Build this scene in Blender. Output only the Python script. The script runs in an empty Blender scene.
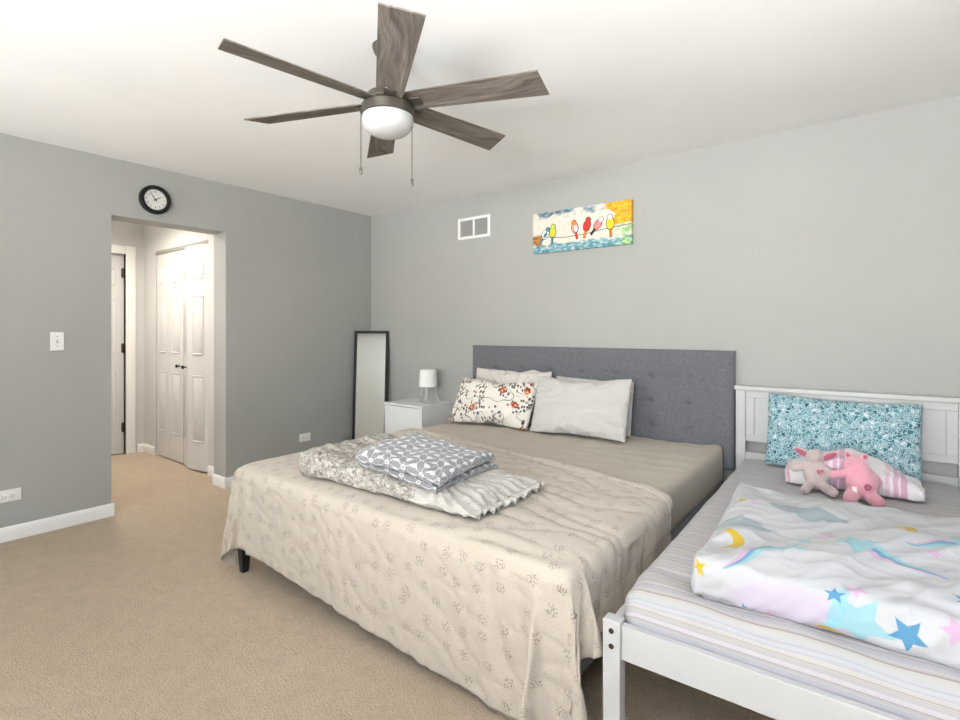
import bpy, bmesh, math, random
from mathutils import Vector, Matrix
from mathutils import noise as mnoise
R = math.radians
PI = math.pi
random.seed(7)
S = bpy.context.scene
C = S.collection

# ------------------------------------------------------------------ camera, world, light, exposure
cd = bpy.data.cameras.new('camera')
cam = bpy.data.objects.new('camera', cd); C.objects.link(cam)
cam.location = (4.145, -3.513, 1.261)
cam.rotation_euler = (R(90), 0, 0.65972)
cd.sensor_width = 36; cd.lens = 517.05/960*36
cd.shift_y = -(360-330.8)/960
cd.clip_start = .05
S.camera = cam

w = bpy.data.worlds.new('sky'); S.world = w; w.use_nodes = True
wn = w.node_tree.nodes
sky = wn.new('ShaderNodeTexSky'); sky.sky_type = 'NISHITA'; sky.sun_disc = False
sky.sun_elevation = R(40); sky.sun_rotation = R(200)
w.node_tree.links.new(sky.outputs[0], wn['Background'].inputs[0])
wn['Background'].inputs[1].default_value = .25

def area(name, loc, rot, sx, sy, power, col, spread=180):
    l = bpy.data.lights.new(name, 'AREA'); l.shape = 'RECTANGLE'; l.size = sx; l.size_y = sy
    l.energy = power; l.color = col; l.spread = R(spread)
    o = bpy.data.objects.new(name, l); C.objects.link(o); o.location = loc; o.rotation_euler = rot
    return o
# fill lamps added at unseen front and right windows, tilted up at the ceiling
area('front_window_fill', (1.22, -5.96, 1.40), (R(128), 0, R(-8)), 1.6, 1.30, 40, (.945, .975, 1), 118)
area('front_window_fill', (4.08, -5.96, 1.40), (R(130), 0, R(6)), 1.6, 1.30, 128, (.945, .975, 1), 118)
area('right_window_fill', (5.11, -2.75, 1.45), (R(138), 0, R(90)), 1.65, 1.25, 13, (.93, .965, 1), 130)
sun = bpy.data.lights.new('sun', 'SUN'); sun.energy = 10; sun.angle = R(1.5); sun.color = (1, .95, .87)
so = bpy.data.objects.new('sun', sun); C.objects.link(so)
so.rotation_euler = Vector((-.42, .10, -.90)).to_track_quat('-Z', 'Y').to_euler()   # added for bounce; falls in by the right window onto carpet behind camera
hl = bpy.data.lights.new('hall_light', 'AREA'); hl.shape = 'DISK'; hl.size = .4; hl.energy = 19; hl.spread = R(155); hl.color = (1, .92, .82)
ho = bpy.data.objects.new('hall_light', hl); C.objects.link(ho); ho.location = (-1.0, -2.12, 2.425)
hl2 = bpy.data.lights.new('far_room_light', 'POINT'); hl2.energy = 14; hl2.color = (1, .95, .88); hl2.shadow_soft_size = .12
ho2 = bpy.data.objects.new('far_room_light', hl2); C.objects.link(ho2); ho2.location = (-2.9, -1.9, 2.1)
S.view_settings.view_transform = 'Standard'; S.view_settings.look = 'None'
S.view_settings.exposure = 0.66; S.view_settings.gamma = 1.0
S.view_settings.use_curve_mapping = False

# ------------------------------------------------------------------ node helper
class G:
    """small wrapper that writes procedural node materials"""
    def __init__(s, name, rough=.6, spec=.3, tree=None):
        if tree is None:
            s.mat = bpy.data.materials.new(name); s.mat.use_nodes = True
            s.nt = s.mat.node_tree; s.b = s.nt.nodes['Principled BSDF']
            s.b.inputs['Roughness'].default_value = rough
            s.b.inputs['Specular IOR Level'].default_value = spec
        else: s.nt = tree
    def new(s, t): return s.nt.nodes.new(t)
    def put(s, sock, v):
        if isinstance(v, bpy.types.NodeSocket): s.nt.links.new(v, sock)
        elif v is not None:
            if isinstance(v, tuple) and len(v) == 3 and sock.type == 'RGBA': v = (*v, 1)
            sock.default_value = v
    def m(s, op, a, b=None, c=None, clamp=False):
        n = s.new('ShaderNodeMath'); n.operation = op; n.use_clamp = clamp
        for i, v in enumerate((a, b, c)):
            if v is not None: s.put(n.inputs[i], v)
        return n.outputs[0]
    def v(s, op, a, b=None):
        n = s.new('ShaderNodeVectorMath'); n.operation = op; s.put(n.inputs[0], a)
        if op == 'SCALE': s.put(n.inputs['Scale'], b)
        elif b is not None: s.put(n.inputs[1], b)
        return n.outputs['Value'] if op in ('LENGTH', 'DISTANCE', 'DOT_PRODUCT') else n.outputs['Vector']
    def xyz(s, x=0., y=0., z=0.):
        n = s.new('ShaderNodeCombineXYZ')
        for i, q in enumerate((x, y, z)): s.put(n.inputs[i], q)
        return n.outputs[0]
    def sep(s, a):
        n = s.new('ShaderNodeSeparateXYZ'); s.put(n.inputs[0], a); return n.outputs
    def mix(s, f, a, b):
        n = s.new('ShaderNodeMix'); n.data_type = 'RGBA'
        s.put(n.inputs[0], f); s.put(n.inputs[6], a); s.put(n.inputs[7], b); return n.outputs[2]
    def uv(s):
        n = s.new('ShaderNodeTexCoord'); return n.outputs['UV']
    def ob(s):
        n = s.new('ShaderNodeTexCoord'); return n.outputs['Object']
    def noise(s, vec, scale, detail=2., rough=.5, dist=0., out='Fac'):
        n = s.new('ShaderNodeTexNoise'); s.put(n.inputs['Vector'], vec); n.inputs['Scale'].default_value = scale
        n.inputs['Detail'].default_value = detail; n.inputs['Roughness'].default_value = rough
        n.inputs['Distortion'].default_value = dist; return n.outputs[out]
    def vor(s, vec, scale, feature='F1', rnd=1., dim='2D'):
        n = s.new('ShaderNodeTexVoronoi'); n.feature = feature; n.voronoi_dimensions = dim
        s.put(n.inputs['Vector'], vec); n.inputs['Scale'].default_value = scale
        n.inputs['Randomness'].default_value = rnd; return n.outputs
    def ss(s, x, lo, hi):
        n = s.new('ShaderNodeMapRange'); n.interpolation_type = 'SMOOTHSTEP'
        s.put(n.inputs[0], x); s.put(n.inputs[1], lo); s.put(n.inputs[2], hi); return n.outputs[0]
    def lt(s, x, t, soft=.002):           # 1 where x < t
        return s.m('SUBTRACT', 1., s.ss(x, t-soft, t+soft))
    def ramp(s, x, stops, interp='LINEAR'):
        n = s.new('ShaderNodeValToRGB'); s.put(n.inputs[0], x); cr = n.color_ramp; cr.interpolation = interp
        while len(cr.elements) < len(stops): cr.elements.new(.5)
        for e, (p, c) in zip(cr.elements, stops): e.position = p; e.color = (*c, 1)
        return n.outputs[0]
    def bump(s, h, strength=.3, dist=.01):
        n = s.new('ShaderNodeBump'); s.put(n.inputs['Height'], h); n.inputs['Strength'].default_value = strength
        n.inputs['Distance'].default_value = dist
        s.nt.links.new(n.outputs[0], s.b.inputs['Normal']); return n
    def col(s, c): s.put(s.b.inputs['Base Color'], c); return s
    def sheen(s, w=.3, r=.5):
        s.b.inputs['Sheen Weight'].default_value = w; s.b.inputs['Sheen Roughness'].default_value = r

def srgb(r, g, b):
    f = lambda c: (c/255/12.92 if c <= 10 else ((c/255+.055)/1.055)**2.4)
    return (f(r), f(g), f(b))

def plain(name, c, rough=.5, spec=.3, metal=0., grain=0., gscale=60, bump=0.):
    g = G(name, rough, spec)
    n = g.noise(g.ob(), gscale, 3)
    g.col(g.mix(n, tuple(x*(1-grain) for x in c), tuple(min(1, x*(1+grain)) for x in c)))
    g.b.inputs['Metallic'].default_value = metal
    if bump: g.bump(n, bump, .002)
    return g.mat

M = {}
def wallmat(name, c, bs=.12):
    g = G(name, .62, .25); o = g.ob()
    n = g.noise(o, 1.3, 2); f = g.noise(o, 260, 2)
    g.col(g.mix(g.ss(n, .3, .7), tuple(x*.975 for x in c), tuple(x*1.02 for x in c)))
    g.bump(f, bs, .002); return g.mat
M['wall'] = wallmat('grey_wall_paint', (.385, .384, .364))
M['hallwall'] = wallmat('light_hall_paint', (.60, .595, .58))
M['ceil'] = wallmat('ceiling_paint', (.90, .89, .875))
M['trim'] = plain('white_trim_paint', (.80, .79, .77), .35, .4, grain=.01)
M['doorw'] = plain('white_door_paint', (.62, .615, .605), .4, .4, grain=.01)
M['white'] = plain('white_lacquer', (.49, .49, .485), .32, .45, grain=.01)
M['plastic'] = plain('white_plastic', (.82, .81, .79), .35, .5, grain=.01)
M['slot'] = plain('dark_slot', (.03, .03, .03), .6)
M['black'] = plain('black_satin', (.010, .010, .010), .55, .25, grain=.1)
M['legblack'] = plain('black_leg_wood', (.01, .01, .011), .4, .4, grain=.2)
M['bronze'] = plain('brushed_bronze', (.13, .115, .095), .42, .5, .75, grain=.15, gscale=25)
M['hinge'] = plain('dark_hinge_metal', (.08, .065, .05), .4, .5, .8)
M['dark'] = plain('dark_void', (.02, .02, .02), .9)

g = G('carpet', .95, .08); o = g.ob()
big = g.noise(o, 1.6, 3, .55); mid = g.noise(o, 14, 3, .6); fine = g.noise(o, 330, 3, .7); f2 = g.noise(o, 110, 2, .6)
c0 = g.mix(g.ss(big, .3, .7), (.80, .615, .42), (.86, .675, .47))
c0 = g.mix(g.m('MULTIPLY', g.ss(mid, .35, .7), .35), c0, (.58, .45, .31))
c0 = g.mix(g.m('MULTIPLY', g.ss(fine, .62, .30), .65), c0, (.36, .275, .185))
tuft = g.vor(o, 165, dim='3D')[0]
c0 = g.mix(g.m('MULTIPLY', g.ss(tuft, .30, .62), .32), c0, (.42, .32, .21))
g.col(c0); g.sheen(.25, .6)
g.bump(g.m('ADD', g.m('ADD', g.m('MULTIPLY', fine, .7), g.m('MULTIPLY', f2, .8)), g.m('MULTIPLY', tuft, -.6)), 1., .014)
M['carpet'] = g.mat

g = G('grey_weathered_wood', .55, .25); o = g.ob()
st = g.v('MULTIPLY', o, (1.3, 26., 26.))
warp = g.noise(g.v('MULTIPLY', o, (1.6, 6., 6.)), 1.4, 1, .5)
grain = g.noise(g.v('ADD', st, g.xyz(0., g.m('MULTIPLY', warp, 4.), 0.)), 2.2, 5, .62)
fine = g.noise(g.v('MULTIPLY', o, (7., 210., 210.)), 1.4, 3, .6)
cc = g.ramp(grain, [(.28, (.07, .058, .048)), (.45, (.145, .124, .104)), (.58, (.21, .182, .156)), (.75, (.29, .256, .222))])
g.col(g.mix(g.m('MULTIPLY', g.ss(fine, .55, .3), .6), cc, (.08, .064, .05)))
g.bump(fine, .15, .001); M['wood'] = g.mat

g = G('white_lamp_glass', .25, .5); g.col((.52, .52, .515)); g.b.inputs['Subsurface Weight'].default_value = .2
M['bowl'] = g.mat
g = G('mirror_glass', .02); g.col((.74, .75, .745)); g.b.inputs['Metallic'].default_value = 1.0; M['mirror'] = g.mat
g = G('white_lamp_shade', .7, .2); g.col((.85, .84, .81)); M['shade'] = g.mat

def weave(g, uv, n=900., strength=.25):
    x, y, _ = g.sep(uv)
    a = g.m('SINE', g.m('MULTIPLY', x, n)); b = g.m('SINE', g.m('MULTIPLY', y, n))
    return g.m('MULTIPLY', a, b)
# charcoal headboard linen
g = G('charcoal_linen', .9, .15); o = g.ob()
h1 = g.noise(g.v('MULTIPLY', o, (90., 90., 420.)), 1., 2, .6); h2 = g.noise(g.v('MULTIPLY', o, (420., 90., 90.)), 1., 2, .6)
hh = g.m('ADD', h1, h2)
g.col(g.ramp(g.m('MULTIPLY', hh, .5), [(.30, (.085, .088, .098)), (.5, (.140, .144, .156)), (.70, (.205, .21, .225))]))
g.bump(hh, .3, .002); g.sheen(.2); M['linen'] = g.mat

# beige fitted sheet
g = G('beige_sheet', .85, .15); u = g.ob()
n = g.noise(u, 6, 3); d = g.vor(u, 55, dim='3D')[0]
g.col(g.mix(g.m('MULTIPLY', g.lt(d, .13, .04), .22), g.mix(n, (.45, .40, .325), (.485, .43, .35)), (.32, .275, .22)))
g.bump(g.noise(u, 25, 4), .12, .006); g.sheen(.12); M['sheet'] = g.mat
M['mattress'] = plain('mattress_side', (.40, .385, .36), .85, .15, grain=.05)

# cream coverlet with small sprig clusters
g = G('sprigged_cream_cotton', .85, .15); u = g.uv()
v1 = g.vor(u, 11., rnd=.6)
pos = g.v('SUBTRACT', g.v('SCALE', u, 1.), g.v('SCALE', v1['Position'], 1.))
d1 = v1['Distance']
dd = g.m('ADD', d1, g.m('MULTIPLY', g.m('SUBTRACT', g.noise(u, 38, 2), .5), .35))
cluster = g.lt(dd, .21, .06)
dots = g.lt(g.vor(u, 135)['Distance'], .30, .06)
dark = g.m('MULTIPLY', cluster, dots)
dots2 = g.lt(g.vor(g.v('ADD', u, (3.1, 1.7, 0)), 60)['Distance'], .11, .05)
base = g.mix(g.noise(u, 3, 2), (.485, .43, .36), (.52, .462, .388))
cl = g.mix(g.m('MULTIPLY', dark, .9), base, g.mix(g.noise(u, 20, 1), (.16, .14, .12), (.30, .24, .19)))
cl = g.mix(g.m('MULTIPLY', dots2, .45), cl, (.34, .27, .21))
# stitched hem line follows the coverlet's border (second map stored on the mesh)
at = g.new('ShaderNodeAttribute'); at.attribute_name = 'edge'
hem = g.lt(g.m('ABSOLUTE', g.m('SUBTRACT', at.outputs['Fac'], .105)), .0022, .0015)
cl = g.mix(g.m('MULTIPLY', hem, .35), cl, (.40, .34, .27))
g.col(cl); g.bump(g.m('ADD', g.noise(u, 60, 4), g.m('MULTIPLY', hem, -1.2)), .14, .005); g.sheen(.15); M['coverlet'] = g.mat

def cotton(name, c, var=.04, bs=.15, bscale=30):
    g = G(name, .85, .15); u = g.uv()
    g.col(g.mix(g.noise(u, 4, 3), tuple(x*(1-var) for x in c), tuple(min(1, x*(1+var)) for x in c)))
    g.bump(g.noise(u, bscale, 4), bs, .005); g.sheen(.12); return g.mat
M['whitecotton'] = cotton('white_pillow_cotton', (.53, .51, .48))
M['creamcotton'] = cotton('cream_pillow_cotton', (.60, .56, .515))
M['palefrill'] = cotton('pale_grey_frill_cotton', (.50, .475, .435), .06, .3, 18)

# floral pillow: stems, dark leaves, red and orange blossoms on ivory
g = G('floral_pillow_print', .85, .15); u = g.uv()
wob = g.v('SCALE', g.v('SUBTRACT', g.noise(u, 9, 2, out='Color'), (.5, .5, .5)), .05)
uw = g.v('ADD', u, wob)
base = g.mix(g.noise(u, 5, 2), (.72, .675, .60), (.76, .715, .645))
f1 = g.vor(uw, 6.2, rnd=.9)
area_m = g.lt(g.m('ADD', f1['Distance'], g.m('MULTIPLY', g.m('SUBTRACT', g.noise(u, 14, 2), .5), .5)), .46, .02)
stem = g.lt(g.m('ABSOLUTE', g.m('SUBTRACT', g.noise(u, 6.5, 1, .4), .5)), .010, .004)
leafv = g.vor(g.v('MULTIPLY', uw, (1., .7, 1.)), 44, rnd=.9)
leaf = g.m('MULTIPLY', g.lt(leafv['Distance'], .36, .05), area_m)
rnd = g.sep(leafv['Color'])[0]
leaf = g.m('MULTIPLY', leaf, g.m('GREATER_THAN', rnd, .42))
ccol = g.ramp(rnd, [(.33, (.035, .045, .06)), (.52, (.06, .035, .04)), (.62, (.16, .03, .04)), (.8, (.05, .09, .08))], 'CONSTANT')
cl = g.mix(g.m('MULTIPLY', stem, .75), base, (.10, .085, .06))
cl = g.mix(g.m('MULTIPLY', leaf, .95), cl, ccol)
fl = g.vor(g.v('ADD', uw, (.03, .012, 0)), 6.2, rnd=.9)
fd = g.m('ADD', fl['Distance'], g.m('MULTIPLY', g.m('SUBTRACT', g.noise(u, 60, 2), .5), .22))
pick = g.m('GREATER_THAN', g.sep(fl['Color'])[1], .55)
cl = g.mix(g.m('MULTIPLY', g.lt(fd, .15, .02), pick), cl, g.ramp(g.noise(u, 55, 2), [(.36, (.20, .02, .035)), (.5, (.42, .07, .06)), (.66, (.66, .26, .10))]))
cl = g.mix(g.m('MULTIPLY', g.lt(fd, .05, .015), pick), cl, (.72, .46, .16))
g.col(cl); g.bump(g.noise(u, 40, 4), .12, .004); M['floral'] = g.mat

# teal pillow: crowded outlined rounded doodles
g = G('teal_doodle_print', .85, .15); u = g.uv()
uu = g.v('ADD', u, g.v('SCALE', g.v('SUBTRACT', g.noise(u, 55, 2, out='Color'), (.5, .5, .5)), .026))
vv = g.vor(uu, 50, rnd=.85); ee = g.vor(uu, 50, 'DISTANCE_TO_EDGE', rnd=.85)['Distance']
cr = g.sep(vv['Color'])[0]; c2 = g.sep(vv['Color'])[1]
cell = g.ramp(cr, [(0, (.045, .18, .205)), (.2, (.10, .28, .315)), (.42, (.22, .41, .45)), (.62, (.40, .55, .58)), (.8, (.62, .69, .71)), (.92, (.03, .12, .145))], 'CONSTANT')
inner = g.m('MULTIPLY', g.m('SUBTRACT', g.lt(vv['Distance'], .22, .03), g.lt(vv['Distance'], .13, .03)), g.m('GREATER_THAN', c2, .35))
cell = g.mix(g.m('MULTIPLY', inner, .8), cell, g.ramp(c2, [(0, (.8, .86, .88)), (.7, (.03, .14, .18)), (.85, (.8, .86, .88))], 'CONSTANT'))
cell = g.mix(g.lt(ee, .12, .03), cell, (.42, .56, .60))
cell = g.mix(g.m('MULTIPLY', g.m('SUBTRACT', g.lt(ee, .19, .03), g.lt(ee, .11, .03)), .85), cell, (.03, .12, .16))
v3 = g.vor(g.v('ADD', uu, (.37, .11, 0)), 27, rnd=.9)['Distance']
ln = g.m('MAXIMUM', g.lt(g.m('ABSOLUTE', g.m('SUBTRACT', v3, .34)), .022, .012), g.lt(g.m('ABSOLUTE', g.m('SUBTRACT', v3, .16)), .018, .012))
cell = g.mix(g.m('MULTIPLY', ln, .8), cell, (.03, .11, .15))
lt_ = g.lt(g.m('ABSOLUTE', g.m('SUBTRACT', v3, .27)), .03, .02)
cell = g.mix(g.m('MULTIPLY', lt_, .55), cell, (.55, .68, .72))
g.col(cell); g.bump(g.noise(u, 30, 4), .15, .005); M['teal'] = g.mat

# grey mottled scroll print on comforter
g = G('grey_mottled_print', .85, .15); u = g.uv()
uw = g.v('ADD', u, g.v('SCALE', g.v('SUBTRACT', g.noise(u, 22, 3, out='Color'), (.5, .5, .5)), .07))
n1 = g.noise(uw, 58, 4, .65, .8); n2 = g.noise(uw, 13, 2)
cl = g.ramp(n1, [(.33, (.14, .122, .10)), (.45, (.28, .255, .22)), (.53, (.47, .445, .40)), (.66, (.60, .58, .54))])
cl = g.mix(g.m('MULTIPLY', g.ss(n2, .5, .68), .55), cl, (.29, .265, .235))
g.col(cl); g.bump(g.noise(u, 26, 4), .25, .006); M['mottle'] = g.mat

# grey blanket with white interlaced star lattice
g = G('grey_star_lattice_fleece', .9, .1); u = g.uv()
us = g.v('SCALE', u, 11.5); hx, hy, _ = g.sep(us)
def cell(ox):
    cx = g.m('SUBTRACT', g.m('FRACT', g.m('ADD', hx, 50+ox)), .5)
    cy = g.m('MULTIPLY', g.m('SUBTRACT', g.m('FRACT', g.m('ADD', g.m('DIVIDE', hy, 1.732), 50+ox)), .5), 1.732)
    return cx, cy, g.m('SQRT', g.m('ADD', g.m('MULTIPLY', cx, cx), g.m('MULTIPLY', cy, cy)))
ax, ay, ar = cell(0.); bx2, by2, br2 = cell(.5)
sel = g.m('LESS_THAN', ar, br2)
pick_ = lambda p, q: g.m('ADD', g.m('MULTIPLY', p, sel), g.m('MULTIPLY', q, g.m('SUBTRACT', 1., sel)))
th = g.m('ARCTAN2', pick_(ay, by2), pick_(ax, bx2)); rr_ = pick_(ar, br2)
pet = g.m('POWER', g.m('ABSOLUTE', g.m('COSINE', g.m('MULTIPLY', th, 3.))), .24)
edge_ = g.m('MULTIPLY', pet, .585)
petal = g.m('MULTIPLY', g.m('MULTIPLY', g.ss(g.m('SUBTRACT', edge_, rr_), .0, .035), g.ss(g.m('ABSOLUTE', g.m('COSINE', g.m('MULTIPLY', th, 3.))), .10, .20)), g.ss(rr_, .10, .14))
petal = g.m('MAXIMUM', petal, g.lt(rr_, .055, .02))
lat = g.m('SUBTRACT', 1., petal)
g.col(g.mix(lat, g.mix(g.noise(u, 12, 2), (.215, .215, .225), (.28, .28, .29)), (.66, .66, .66)))
g.bump(g.noise(u, 160, 2), .25, .003); g.sheen(.3); M['starblanket'] = g.mat

# striped sheet (stripes run across the bed; v follows the length and then the foot)
def striped(name, tint):
    g = G(name, .82, .15); u = g.uv(); y = g.sep(u)[1]
    t = g.m('FRACT', g.m('MULTIPLY', y, 1/.118))
    W = (0.449, 0.433, 0.407)
    st = [(0, W), (.07, (0.310, 0.255, 0.248)), (.105, W), (.20, (0.407, 0.392, 0.427)), (.30, (0.379, 0.389, 0.427)), (.34, W), (.40, (0.344, 0.297, 0.317)), (.43, (0.496, 0.482, 0.496)),
          (.53, (0.420, 0.389, 0.413)), (.60, W), (.66, (0.358, 0.317, 0.289)), (.69, W), (.78, (0.386, 0.375, 0.407)), (.82, (0.413, 0.420, 0.444)), (.93, W)]
    c = g.ramp(t, st, 'CONSTANT')
    f = g.m('FRACT', g.m('MULTIPLY', y, 1/.0295))
    c = g.mix(g.m('MULTIPLY', g.lt(g.m('ABSOLUTE', g.m('SUBTRACT', f, .5)), .045, .03), .6), c, (.36, .32, .29))
    g.col(c); g.bump(g.noise(u, 18, 4), .12, .006); g.sheen(.1); return g.mat
M['stripe'] = striped('lavender_striped_sheet', 1)

# child's duvet print: stars, crescent moon, clouds and shooting stars (u along the bed's width, v along its length)
def star_group():
    t = bpy.data.node_groups.new('star_shape', 'ShaderNodeTree')
    for nm, ty in (('UV', 'NodeSocketVector'), ('X', 'NodeSocketFloat'), ('Y', 'NodeSocketFloat'), ('Size', 'NodeSocketFloat'), ('Turn', 'NodeSocketFloat')):
        t.interface.new_socket(nm, in_out='INPUT', socket_type=ty)
    t.interface.new_socket('Mask', in_out='OUTPUT', socket_type='NodeSocketFloat')
    g = G('', tree=t); I = t.nodes.new('NodeGroupInput').outputs; O = t.nodes.new('NodeGroupOutput').inputs
    x, y, _ = g.sep(I[0]); x = g.m('DIVIDE', g.m('SUBTRACT', x, I[1]), I[3]); y = g.m('DIVIDE', g.m('SUBTRACT', y, I[2]), I[3])
    r = g.m('SQRT', g.m('ADD', g.m('MULTIPLY', x, x), g.m('MULTIPLY', y, y)))
    a = g.m('ADD', g.m('ARCTAN2', y, x), I[4]); k = 2*PI/5
    f = g.m('MULTIPLY', g.m('ABSOLUTE', g.m('SUBTRACT', g.m('FRACT', g.m('ADD', g.m('DIVIDE', a, k), 20.5)), .5)), k)
    px, py = g.m('MULTIPLY', r, g.m('COSINE', f)), g.m('MULTIPLY', r, g.m('SINE', f))
    ri = .45; ex, ey = ri*math.cos(PI/5)-1, ri*math.sin(PI/5)
    cr = g.m('SUBTRACT', g.m('MULTIPLY', py, ex), g.m('MULTIPLY', g.m('SUBTRACT', px, 1.), ey))
    g.put(O[0], g.ss(cr, -.01, .015)); return t
STAR = star_group()
g = G('child_duvet_print', .8, .2); u = g.uv()
uw = g.v('ADD', u, g.v('SCALE', g.v('SUBTRACT', g.noise(u, 7, 2, out='Color'), (.5, .5, .5)), .012))
ux, uy, _ = g.sep(uw)
cl = g.mix(g.noise(u, 3, 2), (.455, .455, .465), (.48, .48, .487))
DX, DY, DA = 4.09, -1.545, R(3.5)
def D(x, y):
    yf = DY-.40+(x-DX)*math.tan(DA)
    if y < yf: y = yf-(yf-y)*.42      # motifs beyond the top face wrap down the front fold
    x, y = x-DX, y-DY; return (x*math.cos(DA)+y*math.sin(DA), -x*math.sin(DA)+y*math.cos(DA))
def star(cl, p, size, turn, c, k=1.):
    n = g.new('ShaderNodeGroup'); n.node_tree = STAR; x, y = D(*p); g.put(n.inputs[0], uw)
    for i, v_ in enumerate((x, y, size, R(turn))): n.inputs[i+1].default_value = v_
    return g.mix(g.m('MULTIPLY', n.outputs[0], k), cl, c)
def blobm(p, rx, ry, rot=0., soft=.25, wob=0.):
    x, y = D(*p); dx, dy_ = g.m('SUBTRACT', ux, x), g.m('SUBTRACT', uy, y); c_, s_ = math.cos(rot), math.sin(rot)
    a = g.m('DIVIDE', g.m('ADD', g.m('MULTIPLY', dx, c_), g.m('MULTIPLY', dy_, s_)), rx); b = g.m('DIVIDE', g.m('SUBTRACT', g.m('MULTIPLY', dy_, c_), g.m('MULTIPLY', dx, s_)), ry)
    d = g.m('ADD', g.m('MULTIPLY', a, a), g.m('MULTIPLY', b, b))
    if wob: d = g.m('ADD', d, g.m('MULTIPLY', g.m('SUBTRACT', g.noise(u, 24, 2), .5), wob))
    return g.m('SUBTRACT', 1., g.ss(d, 1-soft, 1+soft))
GREY = (.25, .31, .335); GOLD = (.52, .36, .03); AQUA = (.24, .46, .49); BLUE = (.09, .25, .40); PINK = (.54, .33, .47); NAVY = (.05, .20, .30); LIL = (.48, .39, .52)
def cloud(cl, p, s, c, k=.8):
    m_ = None
    for dx, dy_, r in ((-.9, -.1, .55), (-.35, .2, .7), (.3, .12, .75), (.95, -.12, .5), (0, -.3, .55)):
        b = blobm((p[0]+dx*s, p[1]+dy_*s), r*s, r*s*.75, 0, .12); m_ = b if m_ is None else g.m('MAXIMUM', m_, b)
    return g.mix(g.m('MULTIPLY', m_, k), cl, c)
def tailm(cl, a, b, bend=.018):
    ax_, ay = D(*a); bx_, by = D(*b); dx, dy_ = bx_-ax_, by-ay; L = math.hypot(dx, dy_); dx /= L; dy_ /= L
    rx_, ry_ = g.m('SUBTRACT', ux, ax_), g.m('SUBTRACT', uy, ay)
    t = g.m('DIVIDE', g.m('ADD', g.m('MULTIPLY', rx_, dx), g.m('MULTIPLY', ry_, dy_)), L)
    q = g.m('SUBTRACT', g.m('MULTIPLY', ry_, dx), g.m('MULTIPLY', rx_, dy_))
    q = g.m('ADD', q, g.m('MULTIPLY', g.m('SINE', g.m('MULTIPLY', t, 2*PI)), bend*.5))
    inside = g.m('MULTIPLY', g.ss(t, 0., .08), g.m('SUBTRACT', 1., g.ss(t, .92, 1.)))
    wd = g.m('MULTIPLY', g.m('SUBTRACT', 1.15, t), .030)
    for off, c in ((-.55, PINK), (.1, BLUE), (.62, AQUA)):
        d = g.m('ABSOLUTE', g.m('SUBTRACT', q, g.m('MULTIPLY', wd, off)))
        m_ = g.m('MULTIPLY', g.m('SUBTRACT', 1., g.ss(d, g.m('MULTIPLY', wd, .30), g.m('MULTIPLY', wd, .40))), inside)
        cl = g.mix(g.m('MULTIPLY', m_, .85), cl, c)
    return cl
cl = g.mix(g.m('MULTIPLY', blobm((3.985, -2.11), .15, .06, R(4), .35, .5), .55), cl, LIL)
cl = cloud(cl, (3.79, -1.635), .062, GREY, .75); cl = cloud(cl, (3.95, -1.415), .075, GREY, .75); cl = cloud(cl, (4.40, -1.42), .075, GREY, .6)
cr_ = g.m('MULTIPLY', blobm((3.772, -1.775), .058, .058, 0, .06), g.m('SUBTRACT', 1., blobm((3.750, -1.785), .053, .053, 0, .06)))
cl = g.mix(cr_, cl, GOLD)
cr_ = g.m('MULTIPLY', blobm((4.17, -1.44), .055, .055, 0, .06), g.m('SUBTRACT', 1., blobm((4.150, -1.452), .050, .050, 0, .06)))
cl = g.mix(cr_, cl, GOLD)
cl = star(cl, (3.935, -1.785), .062, 18, AQUA, .9); cl = tailm(cl, (3.915, -1.80), (3.815, -1.985))
cl = star(cl, (4.095, -1.668), .066, 30, AQUA, .9); cl = tailm(cl, (4.12, -1.67), (4.275, -1.755))
cl = star(cl, (4.33, -1.49), .066, 10, AQUA, .9); cl = tailm(cl, (4.31, -1.50), (4.19, -1.57))
cl = star(cl, (4.105, -2.06), .068, 12, AQUA, .85); cl = g.mix(g.m('MULTIPLY', blobm((4.062, -2.03), .014, .075, R(-14), .5, .6), .7), cl, (.22, .50, .56))
cl = star(cl, (3.758, -2.012), .030, 40, GOLD); cl = star(cl, (3.966, -1.649), .022, 10, AQUA); cl = star(cl, (4.010, -1.612), .028, 40, PINK, .8)
cl = star(cl, (3.80, -1.46), .022, 30, PINK, .8); cl = star(cl, (3.76, -1.43), .020, 20, GOLD)
cl = star(cl, (4.056, -1.945), .024, 55, BLUE); cl = star(cl, (4.095, -1.915), .028, 15, PINK, .85); cl = star(cl, (4.188, -2.05), .036, 20, BLUE)
cl = star(cl, (4.268, -1.985), .032, 40, PINK, .85); cl = star(cl, (4.30, -1.845), .034, 0, BLUE); cl = star(cl, (4.253, -1.600), .026, 10, PINK, .85)
cl = star(cl, (4.45, -1.95), .042, 12, AQUA); cl = star(cl, (4.42, -1.70), .03, 12, PINK)
cl = star(cl, (3.884, -2.215), .026, 25, NAVY); cl = star(cl, (3.925, -2.205), .026, 0, PINK)
cl = g.mix(blobm((4.058, -2.21), .032, .024, R(-30), .1), cl, GOLD)
cl = star(cl, (3.665, -1.60), .03, 0, PINK); cl = star(cl, (3.675, -1.80), .028, 0, NAVY)
g.col(cl); g.bump(g.noise(u, 22, 4), .12, .006); g.sheen(.1); M['duvet'] = g.mat

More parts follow.
